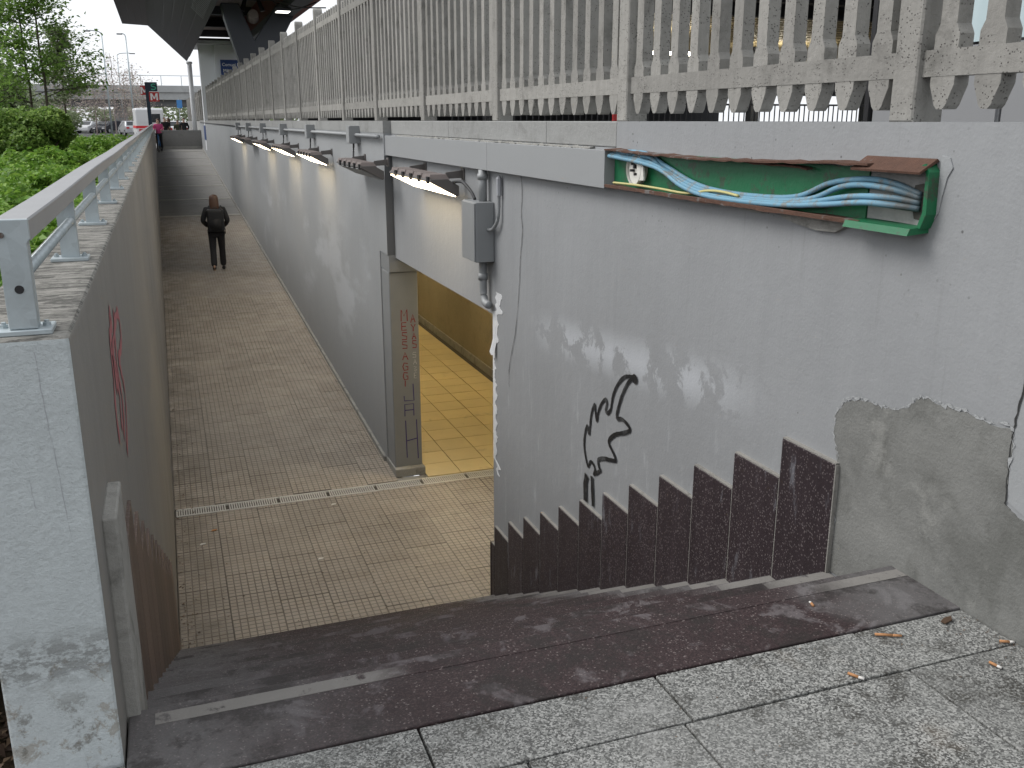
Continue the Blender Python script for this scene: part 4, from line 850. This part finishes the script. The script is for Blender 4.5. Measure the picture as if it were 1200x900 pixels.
bm = bmesh.new(); prism(bm, [(4.4, 4.75), (4.62, 4.75), (4.62, 6.6), (4.4, 6.6)], 'y', Y0c, Y1c); cpart(obj('outer_fascia', bm, 'red_brown'))
bm = bmesh.new(); prism(bm, [(3.9, 4.72), (4.38, 4.72), (4.38, 5.0), (3.9, 5.0)], 'y', Y0c, 58); cpart(obj('edge_beam', bm, 'steel_dark'))
for k in range(7): cpart(box('cross_beam', 2.08, 4.38, 22 + 6 * k, 22.4 + 6 * k, 6.0, 6.34, 'steel_dark'))
bm = bmesh.new(); prism(bm, [(1.42, 5.202), (1.78, 4.849), (1.775, 4.844), (1.415, 5.197)], 'y', 0, .1); lv = tomesh('louvre_slat', bm, 'station_grey')
for k in range(30): mesh_obj('louvre_slat', lv, cn, Vector((-.012, 24 + k * .40, -.012)) - cn.location)
# forked column
col_ = thing('forked_column', 'dark grey forked steel column holding up the canopy', 'column', (3.08, 33, 1.2)); 
bm = bmesh.new(); prism(bm, [(-.3, 0), (.3, 0), (.34, 1.75), (1.35, 3.55), (1.35, 3.9), (.85, 3.9), (.06, 2.75), (-.35, 3.85), (-.9, 3.85), (-.82, 3.4), (-.36, 1.75)], 'y', -.3, .3); obj('column_body', bm, 'steel_dark', col_, bevel=.03)
fl = thing('spotlight_cluster', 'cluster of dark spotlights hanging in the fork of the column', 'spotlight', (3.15, 33, 4.9))
for dx in (-.13, .13):
    bm = bmesh.new(); tube(bm, [(dx, -.05, 1.4), (dx * 1.1, -.1, .5), (dx * 2.4, -.15, -.05)], [.03, .05, .08], 8); obj('bracket', bm, 'frame_black', fl)
bm = bmesh.new(); bmesh.ops.create_cone(bm, cap_ends=True, segments=14, radius1=.2, radius2=.15, depth=.32, matrix=Matrix.Translation((0, -.2, -.2)) @ Matrix.Rotation(R(75), 4, 'X')); obj('lamp_head', bm, 'ceiling_brown', fl)
for k, (x_, y_) in enumerate(((3.75, 26.5), (3.8, 30.5))):
    t = thing('canopy_lamp', ['square lit lamp near the outer canopy edge', 'smaller lit lamp farther along the canopy edge'][k], 'lamp', (x_, y_, 4.72)); bm = bmesh.new(); B(bm, -.22, .22, -.28, .28, -.1, -.012); obj('housing', bm, 'steel_dark', t); bm = bmesh.new(); B(bm, -.19, .19, -.25, .25, -.115, -.102); obj('diffuser', bm, 'station_glow', t)
cw = thing('canopy_wires', 'loose wires hanging below the canopy edge', 'wires', (3.6, 28, 4.6))
for q in (((-.9, 2, .9), (.0, .5, .2), (.6, -.5, .35), (1.0, -1, .1)), ((-1.0, 3, .4), (-.2, 1, .15), (.3, 0, -.1), (.9, -1, -.2)), ((-.6, 2.5, .7), (.2, 1.5, .0), (.9, .5, .1))):
    bm = bmesh.new(); tube(bm, smoothline([Vector(p_) for p_ in q], 6), .018, 6); obj('wire', bm, 'cable_black', cw, True)
# white station block beside the ramp
sb = thing('station_block', 'pale grey station block under the canopy with blue name sign', 'building', (3.6, 52, 1.2))
bm = bmesh.new(); B(bm, -.72, 1.6, -1.5, 2.5, 0.0, 3.85); obj('wall', bm, 'station_white', sb)
bm = bmesh.new(); B(bm, -1.42, -.722, -1.2, -.4, -1.15, 3.86); obj('corner_pier', bm, 'station_white', sb)
bm = bmesh.new(); B(bm, -1.75, 1.7, -1.8, 2.6, 3.862, 4.02); obj('roof_slab', bm, 'station_white', sb); bm = bmesh.new(); B(bm, -1.78, 1.75, -1.84, 2.65, 4.022, 4.12); obj('roof_edge', bm, 'frame_black', sb)
ns = thing('name_sign', 'dark blue station name sign with two lines of white lettering', 'sign', (3.75, 50.4, 3.6)); bm = bmesh.new(); B(bm, -.62, .62, -.08, .08, 0, .75); obj('panel', bm, 'sign_blue', ns)
text('Comuni Nord', .2, 'sign_white', ns, (0.02, -.083, .52), (R(90), 0, 0)); text('Milano Piazza', .2, 'sign_white', ns, (.02, -.083, .24), (R(90), 0, 0))
c2 = thing('round_column', 'slim grey column under the low tip of the canopy', 'column', (1.98, 59.3, 0)); bm = bmesh.new(); tube(bm, [(0, 0, 0), (0, 0, 4.72)], .13, 14); obj('shaft', bm, 'station_white', c2, True); bm = bmesh.new(); tube(bm, [(0, 0, 4.6), (0, 0, 4.7)], .17, 14); obj('cap', bm, 'station_white', c2, True)
nsn = thing('prohibition_sign', 'round red and white prohibition sign beside the slim column', 'sign', (2.75, 62, 2.6)); bm = bmesh.new(); B(bm, -.35, .55, 0, .04, 0, .7); obj('plate', bm, 'sign_white', nsn)
bm = bmesh.new(); tube(bm, [(.22 * math.cos(a * math.pi / 10) - .05, -.02, .36 + .22 * math.sin(a * math.pi / 10)) for a in range(21)], .035, 6, False); obj('ring', bm, 'sign_red', nsn); bm = bmesh.new(); B(bm, -.1, -.0, -.02, -.002, .24, .5); obj('symbol', bm, 'frame_black', nsn); bm = bmesh.new(); B(bm, 0, .06, 0.01, .05, -2.6, .0); obj('post', bm, 'galvanised', nsn)
# far fence stretch beyond the block
f2 = thing('far_fence', 'distant stretch of grey picket fence past the station block', 'fence', (2.4, 64, .4))
bm = bmesh.new(); B(bm, -.1, .1, -7, 22, -.4, 1.05); obj('plinth', bm, 'concrete_coping', f2)
for k in range(12):
    bm = bmesh.new(); B(bm, -.06, .06, 0, .12, 1.05, 2.75); obj('post', bm, 'concrete_fence', f2, loc=(0, -7 + k * 2.5, 0))
bm = bmesh.new()
for k in range(150): B(bm, -.03, .03, -6.8 + k * .19, -6.73 + k * .19, 1.1, 2.68)
kind(obj('pickets', bm, 'concrete_fence', f2), 'stuff'); bm = bmesh.new(); B(bm, -.028, .028, -6.88, 22, 2.4, 2.5); obj('rail', bm, 'concrete_fence', f2)
# ================================================================== STATION HALL SEEN THROUGH THE PICKETS
kk = thing('glazed_kiosk', 'grey panelled and glazed kiosk wall right behind the near fence', 'kiosk', (5.1, 4.5, 1.2))
for j in range(5): bm = bmesh.new(); B(bm, 0, .08, 0, 1.18, 0, .78); obj('panel', bm, 'station_grey', kk, loc=(0, 1.55 - 1.2 * (j + 1), 0)); bm = bmesh.new(); B(bm, .02, .04, 0, 1.14, .8, 3.2); obj('pane', bm, 'glass_pane', kk, loc=(0, 1.57 - 1.2 * (j + 1), 0)); bm = bmesh.new(); B(bm, -.02, .1, 0, .05, .0, 3.3); obj('mullion', bm, 'frame_black' if j == 0 else 'station_grey', kk, loc=(0, 1.56 - 1.2 * j, 0))
bm = bmesh.new(); B(bm, .12, 3, -4.6, 1.5, 0, 3.4); obj('core', bm, 'station_grey', kk)
hl = thing('station_hall', 'dark station hall with slatted timber ceiling behind the fence', 'building', (20, 35, 1.2))
def hpart(o): o.parent = hl; o.location -= Vector(hl.location); return o
hpart(box('roof', 7.5, 46, 6, 75, 4.75, 5.1, 'soffit_dark'))
for k in range(40):
    o = box('ceiling_slat', 10, 40, 26 + k * .62, 26.4 + k * .62, 4.5, 4.6, 'slat_wood'); hpart(o)
for k in range(6): hpart(box('roof_beam', 7.6, 45, 9 + k * 3, 9.35 + k * 3, 4.3, 4.749, 'soffit_dark'))
for k in range(5): hpart(box('hall_column', 12 + 6 * k, 12.4 + 6 * k, 36, 36.4, 1.2, 4.49, 'steel_dark'))
hpart(box('back_wall', 10, 46, 74, 74.4, 1.2, 4.74, 'soffit_dark'))
hpart(box('upper_band', 8, 46, 56, 56.3, 3.1, 4.48, 'soffit_dark'))
rl = thing('black_railing', 'thin black metal railing in front of the station hall', 'railing', (12, 19, 1.2))
bm = bmesh.new(); B(bm, -6.5, 14, -.02, .02, .62, .66); obj('top_bar', bm, 'frame_black', rl)
bm = bmesh.new()
for k in range(150): B(bm, -6.4 + k * .135, -6.38 + k * .135, -.01, .01, 0, .62)
kind(obj('balusters', bm, 'frame_black', rl), 'stuff')
for k, (x_, y_) in enumerate(((16, 30), (24, 34), (30, 44))):  # glowing tubes added only to brighten the ceiling slats from below
    t = thing('slat_fill_tube', ['nearest added tube light hung to brighten the timber slats', 'middle added tube light hung to brighten the timber slats', 'farthest added tube light hung to brighten the timber slats'][k], 'lamp', (x_, y_, 3.7), 0, 'added tube lights brightening the hall slats'); bm = bmesh.new(); tube(bm, [(-1.5, 0, 0), (1.5, 0, 0)], .06, 8); obj('tube', bm, 'slat_fill_glow', t); bm = bmesh.new(); tube(bm, [(0, 0, .062), (0, 0, .8)], .01, 5); obj('cord', bm, 'frame_black', t)
tl = thing('hall_lamp', 'white lit tube lamp under the station hall ceiling', 'lamp', (11.5, 20, 4.25)); bm = bmesh.new(); B(bm, -.6, .6, -.06, .06, 0, .05); obj('tube', bm, 'station_glow', tl); bm = bmesh.new(); B(bm, -.62, .62, -.08, .08, .052, .1); obj('housing', bm, 'steel_dark', tl)
rs = thing('red_board', 'small red board glimpsed between the pickets of the fence', 'board', (8.6, 17.5, 1.2)); bm = bmesh.new(); B(bm, -.12, .12, -.03, .03, 0, .9); obj('panel', bm, 'sign_red', rs); bm = bmesh.new(); B(bm, -.121, .121, -.035, .035, .45, .62); obj('band', bm, 'sign_blue', rs)
# ================================================================== VEHICLES
def car(label, loc, rz, body, tall=1.45, ln=4.2, van=False):
    t = thing('ambulance_van' if van else 'parked_car', label, 'van' if van else 'car', loc, rz, None if van else 'cars parked beyond the bushes')
    w_ = .98 if van else .87; h = 2.35 if van else tall; l = ln / 2
    side = [(-l, .35), (-l + .02, .8), (-l + .1, h * .66), (-l + .35, h * .70), (-l + .8, h * .98), (-l + 1.2, h), (l - 1.7, h), (l - 1.35, h * .96), (l - .75, h * .68), (l - .1, h * .58), (l, .6), (l, .35)] if not van else [(-l, .4), (-l, h * .95), (-l + .1, h), (l - 1.4, h), (l - .75, h * .6), (l - .05, h * .48), (l, .4)]
    bm = bmesh.new(); n = len(side); rings = []
    for xx in (-1, -.93, .93, 1):
        k = 1 if abs(xx) < .95 else .97
        rings.append([bm.verts.new((xx * w_ * (1 - (.16 if (z_ > h * .7 and not van) else .02) * (abs(xx) > 0)), y_ * (1 if k == 1 else .985), .2 + (z_ - .2) * k)) for y_, z_ in side])
    for a, c_ in zip(rings, rings[1:]):
        for i in range(n): bm.faces.new((a[i], a[(i + 1) % n], c_[(i + 1) % n], c_[i]))
    bm.faces.new(rings[0]); bm.faces.new(rings[-1][::-1]); obj('body', bm, body, t, bevel=.03)
    hw = w_ * (.84 if not van else .98)
    def win(pts, x): bm = bmesh.new(); prism(bm, pts, 'x', x, x + .012 * (1 if x > 0 else -1)); obj('side_window', bm, 'car_glass', t)
    for s in (-1, 1):
        if van: win([(l - 2.0, h * .62), (l - 2.0, h * .9), (l - 1.5, h * .9), (l - 1.0, h * .62)], s * hw)
        else:
            win([(-l + .55, h * .72), (-l + .95, h * .93), (-.1, h * .95), (-.1, h * .72)], s * hw); win([(-.02, h * .72), (-.02, h * .95), (l - 1.75, h * .95), (l - 1.0, h * .71)], s * hw)
    def quad(name, pts, m): bm = bmesh.new(); bm.faces.new([bm.verts.new(q) for q in pts]); obj(name, bm, m, t)
    if not van:
        quad('rear_window', [(-.66, -l + .36, h * .72), (.66, -l + .36, h * .72), (.58, -l + .74, h * .965), (-.58, -l + .74, h * .965)], 'car_glass'); quad('windscreen', [(-.66, l - .74, h * .72), (.66, l - .74, h * .72), (.6, l - 1.3, h * .96), (-.6, l - 1.3, h * .96)], 'car_glass')
    else:
        quad('windscreen', [(-.85, l - .73, h * .64), (.85, l - .73, h * .64), (.8, l - 1.3, h * .95), (-.8, l - 1.3, h * .95)], 'car_glass')
        bm = bmesh.new(); B(bm, -w_ - .002, w_ + .002, -l - .004, l - .9, .95, 1.12); obj('red_stripe', bm, 'red_stripe', t)
        for s in (-1, 1): bm = bmesh.new(); B(bm, s * .42 - .3, s * .42 + .3, -l - .012, -l - .003, 1.35, 1.95); obj('rear_window', bm, 'car_glass' if s > 0 else 'car_white', t)
        bm = bmesh.new(); B(bm, -.015, .015, -l - .014, -l - .003, .5, 2.2); obj('door_gap', bm, 'frame_black', t)
    for sx in (-1, 1):
        for sy in (-l + .8, l - .85):
            wh = bpy.data.objects.new('wheel', None); link(wh); wh.parent = t; wh.location = (sx * (w_ - .09), sy, .32)
            bm = bmesh.new(); bmesh.ops.create_cone(bm, cap_ends=True, segments=18, radius1=.32, radius2=.32, depth=.2, matrix=Matrix.Rotation(R(90), 4, 'Y')); obj('tyre', bm, 'tyre', wh)
            bm = bmesh.new(); bmesh.ops.create_cone(bm, cap_ends=True, segments=14, radius1=.2, radius2=.2, depth=.215, matrix=Matrix.Rotation(R(90), 4, 'Y')); obj('rim', bm, 'car_silver', wh)
        bm = bmesh.new(); B(bm, sx * .66 - .14, sx * .66 + .14, -l - .015, -l + .05, .72, .9); obj('tail_light', bm, 'sign_red', t); bm = bmesh.new(); B(bm, sx * .62 - .16, sx * .62 + .16, l - .05, l + .012, .55, .68); obj('headlight', bm, 'sign_white', t)
    bm = bmesh.new(); B(bm, -.26, .26, -l - .03, -l - .012, .55, .66); obj('number_plate', bm, 'sign_white', t)
car('white hatchback, leftmost car beyond the bushes', (-7.7, 128, -.01), R(152), 'car_white')
car('dark sedan between the white and the silver car', (-5.6, 127, -.01), R(148), 'car_dark')
car('silver grey car beside the white van', (-2.6, 104, -.01), R(12), 'car_silver')
car('white ambulance van with red stripe behind the M sign', (-.72, 78, .0), R(4), 'car_white', ln=5.2, van=True)
car('white car seen between the people at the ramp head', (1.4, 88, .0), R(5), 'car_white')
# ================================================================== OVERPASS AND STREET LAMPS
ov = thing('overpass', 'concrete road overpass crossing behind the station', 'bridge', (0, 135, 0))
def opart(o): o.parent = ov; o.location -= Vector(ov.location); return o
opart(box('deck', -90, 60, 131, 140, 4.0, 4.9, 'bridge_concrete')); opart(box('girder', -90, 60, 132, 139, 3.2, 3.998, 'steel_grey')); opart(box('parapet', -90, 60, 130.8, 131.0, 4.9, 5.7, 'bridge_concrete'))
for k in range(10): opart(box('pier', -80 + 15 * k, -78.6 + 15 * k, 134, 136, -.03, 3.198, 'bridge_concrete'))
for k in range(60): opart(box('fence_post', -88 + 2.4 * k, -87.92 + 2.4 * k, 130.85, 130.93, 5.7, 6.9, 'galvanised'))
opart(box('fence_rail', -90, 60, 130.87, 130.92, 6.85, 6.92, 'galvanised'))
for k, (x_, y_, h_, a_) in enumerate(((-3.6, 86, 8.3, -.9), (-1.95, 92, 8.6, -.35), (-3.6, 118, 8.6, 1.4))):
    t = thing('street_lamp', ['tall grey street lamp with arm pointing left over the trees', 'tall thin street lamp just left of the M sign', 'more distant street lamp with arm to the right'][k], 'street lamp', (x_, y_, 0), 0, 'street lamps beyond the ramp')
    bm = bmesh.new(); tube(bm, [(0, 0, 0), (0, 0, h_ * .6), (0, 0, h_ - .15)], [.075, .06, .045], 8); obj('pole', bm, 'galvanised', t, True)
    bm = bmesh.new(); tube(bm, smoothline([Vector(q) for q in ((0, 0, h_ - .2), (a_ * .2, 0, h_), (a_ * .8, 0, h_ + .08), (a_, 0, h_ + .06))], 5), .045, 6); obj('arm', bm, 'galvanised', t, True)
    bm = bmesh.new(); B(bm, a_ - .35 if a_ < 0 else a_ - .1, a_ + .1 if a_ < 0 else a_ + .5, -.12, .12, h_ - .02, h_ + .08); obj('lamp_head', bm, 'steel_grey', t)
# ================================================================== VEGETATION
def branch(bm, p, d, ln, r, depth, tips, spread=.6, kids=3):
    p = Vector(p); d = Vector(d).normalized(); mid = p + d * ln * .5 + Vector(rng.normal(size=3) * ln * .05); e = p + d * ln + Vector(rng.normal(size=3) * ln * .06)
    tube(bm, [p, mid, e], [r, r * .82, r * .62], 6 if depth > 1 else 4, False); tips.append((mid, depth)); tips.append((e, depth))
    if depth == 0: return
    for k in range(kids):
        a = rng.uniform(0, 6.28); side = Vector((math.cos(a), math.sin(a), rng.uniform(-.1, .7)))
        start = p.lerp(e, rng.uniform(.35, 1)); branch(bm, start, d * .7 + side * spread, ln * rng.uniform(.5, .75), r * .5, depth - 1, tips, spread, kids)
def tree(name, label, loc, stems, h, leafm, nleaf, lsize, clump=.35, barkm='bark', depth=3, group=None, cat='tree', start=.25, ln0=.45, tk=.009):
    t = thing(name, label, cat, loc, 0, group); tips = []; bm = bmesh.new()
    for (dx, dy, lean, sc) in stems:
        top = Vector((dx + lean, dy, h * sc)); base = Vector((dx, dy, -.1)); n = 8
        P = [base.lerp(top, i / n) + Vector((rng.normal() * .03 * i / 3, rng.normal() * .03 * i / 3, 0)) for i in range(n + 1)]
        tube(bm, P, [tk * h * sc * (1 - .8 * i / n) + .008 for i in range(n + 1)], 8, False)
        for i in range(1, n * 3):
            f = start + (1 - start) * i / (n * 3); q = P[int(f * n)].lerp(P[min(int(f * n) + 1, n)], (f * n) % 1); a = rng.uniform(0, 6.28)
            branch(bm, q, (math.cos(a), math.sin(a), rng.uniform(.0, .55)), h * ln0 * (1.15 - f) * rng.uniform(.45, .75), .014 * (1.3 - f) * h / 6, depth - 2, tips, .8, 3)
    obj('trunk', bm, barkm, t, True, fix=False)
    if nleaf:
        T_ = np.array([list(q) for q, d_ in tips]); idx = rng.integers(0, len(T_), nleaf)
        pos = T_[idx] + rng.normal(size=(nleaf, 3)) * clump * np.array([1, 1, .55]); leaf_obj('crown', pos, rng.uniform(.6, 1.3, nleaf) * lsize, leafm, t, flat=.8)
    return t
def shrub(name, label, loc, rad, hgt, leafm, n, lsize, group=None, blobs=9, cat='bush'):
    t = thing(name, label, cat, loc, 0, group); bm = bmesh.new(); cs = []
    for k in range(blobs):
        a = rng.uniform(0, 6.28); rr = rad * math.sqrt(rng.uniform(0, .75)); cs.append((rr * math.cos(a), rr * math.sin(a), hgt * rng.uniform(.35, .8), rng.uniform(.3, .5) * rad))
        tube(bm, [(0, 0, -.05), (cs[-1][0] * .5, cs[-1][1] * .5, cs[-1][2] * .6), cs[-1][:3]], [.04, .03, .012], 5, False)
    obj('stems', bm, 'bark', t, fix=False); cs = np.array(cs); i = rng.integers(0, blobs, n)
    v = rng.normal(size=(n, 3)); v /= np.linalg.norm(v, axis=1)[:, None]; rr = cs[i, 3] * rng.uniform(.35, 1.12, n) ** .6
    pos = cs[i, :3] + v * rr[:, None] * np.array([1, 1, .75]); pos = pos[pos[:, 2] > .02]; vv = v[:len(pos)]
    leaf_obj('foliage', pos, rng.uniform(.6, 1.3, len(pos)) * lsize, leafm, t, flat=.7); return t
# rampant green undergrowth left of the parapet: uncountable
n = 150000
yv = 2.4 + 46 * rng.uniform(0, 1, n) ** 1.25; xr_ = np.clip(.30 * yv - .2, .8, 12); xv = -.56 - rng.uniform(0, 1, n) * xr_
def hfield(x, y): return .56 + .17 * np.sin(x * 2.1 + y * .9) * np.sin(y * 1.3 - x) + .13 * np.sin(x * 5.3 + 1.7) * np.sin(y * 4.1 + x) + .12 * np.sin(x * 9 + y * 7) * np.sin(y * 8 - x * 4) + np.clip((y - 8) * .003, 0, .1)
hz = hfield(xv, yv); zv = hz - rng.exponential(.13, n); keep = zv > .0
pos = np.stack([xv, yv, zv], 1)[keep]
sz = (.062 + .0016 * pos[:, 1]) * rng.uniform(.6, 1.5, len(pos))
kind(leaf_obj('undergrowth', pos, sz, 'leaf_near', flat=1.3), 'stuff')
# dark litter beside the pillar foot
n = 900; pos = np.stack([-.47 - rng.uniform(0, 1, n) ** 1.4 * .9, 1.2 + rng.uniform(0, 1, n) * 1.3, -.03 + rng.uniform(0, .02, n)], 1)
kind(leaf_obj('leaf_litter', pos, rng.uniform(.02, .06, n), 'litter_leaf', flat=3), 'stuff')
tree('young_tree', 'slender two stemmed young tree with fresh leaves left of the ramp', (-3.35, 35, 0), ((0, 0, .05, 1.0), (-.42, .3, -.1, .92), (-1.5, .8, -.3, .9)), 7.6, 'leaf_tree', 11500, .135, .2, depth=4, ln0=.3, start=.27, tk=.0055)
tree('slim_tree', 'small tree cut by the left edge of the picture', (-6.0, 40, 0), ((0, 0, .2, 1.0),), 6.0, 'leaf_tree', 2600, .18, .3, depth=4, ln0=.3)
tree('hazy_tree', 'rounded tree standing behind the young tree', (-5.0, 62, 0), ((0, 0, .1, 1.0),), 6.6, 'leaf_far', 3600, .22, .3, depth=4, ln0=.26, start=.35)
shrub('round_bush', 'large round dark bush below the young tree', (-2.9, 27, 0), .95, 2.0, 'leaf_bush', 22000, .10, 'bushes left of the ramp', 30)
shrub('low_shrub', 'low leafy shrub in the undergrowth before the large bush', (-1.9, 19, 0), .6, 1.15, 'leaf_near', 6000, .085, 'low shrubs in the undergrowth', 12)
shrub('low_shrub', 'low leafy shrub close to the parapet beyond the near railing', (-1.25, 14.5, 0), .5, .95, 'leaf_near', 5000, .08, 'low shrubs in the undergrowth', 10)
shrub('low_shrub', 'low leafy shrub right of the large round bush', (-1.9, 31, 0), .8, 1.05, 'leaf_near', 6000, .1, 'low shrubs in the undergrowth', 12)
shrub('round_bush', 'bush left of the large round bush at the picture edge', (-4.5, 26, 0), 1.0, 1.4, 'leaf_bush', 9000, .12, 'bushes left of the ramp', 10)
shrub('round_bush', 'light green bush behind the parked cars side of the large bush', (-6.6, 46, 0), 1.6, 1.7, 'leaf_near', 9000, .16, 'bushes left of the ramp', 10)
shrub('round_bush', 'farther light green bush left of the white hatchback', (-8.2, 84, 0), 2.6, 2.1, 'leaf_far', 9000, .25, 'bushes left of the ramp', 12)
for k, (x_, y_, h_) in enumerate(((-9.5, 112, 8), (-6.4, 116, 7.5), (-4.2, 110, 8.0), (-2.4, 114, 7.2))):
    tree('bare_tree', ['leftmost of the pinkish bare trees before the overpass', 'second bare tree from the left before the overpass', 'third bare tree from the left before the overpass', 'rightmost bare tree, behind the street lamps'][k], (x_, y_, 0), ((0, 0, .2, 1.0), (.8, .5, .5, .8)), h_, 'leaf_brown', 1300, .2, .5, 'twig', 4, 'bare trees before the overpass', start=.15)
for k, (x_, y_, h_) in enumerate(((-19, 104, 6.5), (-15.5, 118, 7), (-13, 98, 5), (-24, 110, 7.5))):
    tree('background_tree', ['grey green tree far left behind the young tree', 'hazy tree left of the bare trees', 'low hazy tree behind the dark bush', 'leftmost hazy tree in the background'][k], (x_, y_, 0), ((0, 0, .2, 1.0), (.8, .5, .5, .8)), h_, 'leaf_far', 5000, .34, .6, 'twig', 4, 'hazy trees in the background', start=.15)
n = 26000; xx_ = rng.uniform(-75, 40, n); yy_ = 150 + rng.normal(size=n) * 4; zz_ = rng.uniform(0, 1, n) ** .8 * (4.2 + 1.1 * np.sin(xx_ * .35) + .7 * np.sin(xx_ * 1.1))
kind(leaf_obj('distant_treeline', np.stack([xx_, yy_, zz_], 1), rng.uniform(.3, .75, n), 'leaf_far', flat=.5), 'stuff')
bo = thing('blue_board', 'blue board on a post in the bushes at the left edge', 'board', (-3.95, 24, 0)); bm = bmesh.new(); B(bm, -.02, .02, -.02, .02, 0, 1.2); obj('post', bm, 'galvanised', bo); bm = bmesh.new(); B(bm, -.14, .14, -.04, -.022, 1.2, 1.5); obj('plate', bm, 'sign_lightblue', bo, bevel=.01)
# ================================================================== LITTER
def butt(label, x, y, rz, ln=.045, r=.0042, brown=False):
    t = thing('cigarette_butt', label, 'cigarette butt', (x, y, .0055), rz, 'cigarette butts on the paving')
    bm = bmesh.new(); tube(bm, [(-ln / 2, 0, 0), (ln * .1, 0, .0005)], r, 8); obj('filter', bm, 'butt_orange', t, True)
    bm = bmesh.new(); tube(bm, [(ln * .101, 0, .0005), (ln * .42, .002, 0)], [r, r * .85], 8); obj('paper', bm, 'butt_white' if not brown else 'butt_orange', t, True)
    bm = bmesh.new(); tube(bm, [(ln * .421, .002, 0), (ln * .5, .002, -.001)], [r * .85, r * .5], 8); obj('burnt_tip', bm, 'ash', t, True)
butt('long orange cigarette butt lying on the slab near the wall', 1.93, 1.98, R(-28), .085, brown=True)
butt('cigarette butt with white ash end beside the paving joint', 1.69, 1.835, R(-62), .05)
butt('cigarette butt standing out on the rightmost slab', 2.10, 1.745, R(-80), .04)
butt('orange cigarette butt against the foot of the wall', 2.235, 1.83, R(-30), .045)
butt('small pale butt on the dark top step near the wall', 1.83, 2.22, R(75), .028)
butt('orange butt on the soil beside the parapet foot', -.50, 1.98, R(60), .04)
pb = bmesh.new(); prism(pb, [(0, 0), (.035, .01), (.05, .03), (.02, .028), (-.005, .015)], 'z', 0, .004); tag(obj('dry_leaf', pb, 'litter_leaf', loc=(2.14, 1.975, .004), fix=True), 'brown dry leaf scrap near the wall foot on the slab', 'leaf')
for k, (x_, y_) in enumerate(((.12, 9.1), (1.35, 9.35), (1.02, 8.1), (.0, 8.8))):
    pb = bmesh.new(); prism(pb, [(0, 0), (.05, .01), (.06, .035), (.02, .04)], 'z', 0, .006); tag(obj('paper_scrap', pb, 'butt_orange' if k == 0 else 'butt_white', loc=(x_, y_, ZF + .003)), ['pinkish paper scrap on the tiles by the left wall', 'pale scrap on the tiles just before the drain', 'pale scrap in the middle of the tiled floor', 'small scrap at the foot of the left wall'][k], 'litter', 'scraps on the trench floor')


# dust, leaf scraps and grit gathered along the foot of the walls: uncountable
n = 1500; side = rng.uniform(0, 1, n) < .45; yy_ = 6.8 + rng.uniform(0, 1, n) ** 1.3 * 24
xx_ = np.where(side, -.2 + rng.exponential(.09, n), np.where(yy_ > 10.5, 2.15 - rng.exponential(.1, n), rng.uniform(-.2, 2.2, n)))
xx_ = np.clip(xx_, -.2, 2.14); zz_ = np.array([ramp_z(q) for q in yy_]) + .004
kind(leaf_obj('floor_grit', np.stack([xx_, yy_, zz_], 1), rng.uniform(.006, .03, n), 'litter_leaf', flat=6), 'stuff')
n = 420; yy_ = rng.uniform(.9, 2.03, n); xx_ = np.where(rng.uniform(0, 1, n) < .5, 2.26 - rng.exponential(.06, n), rng.uniform(-.2, 2.25, n))
kind(leaf_obj('paving_grit', np.stack([np.clip(xx_, -.2, 2.26), yy_, np.full(n, .004)], 1), rng.uniform(.002, .009, n), 'litter_leaf', flat=6), 'stuff')
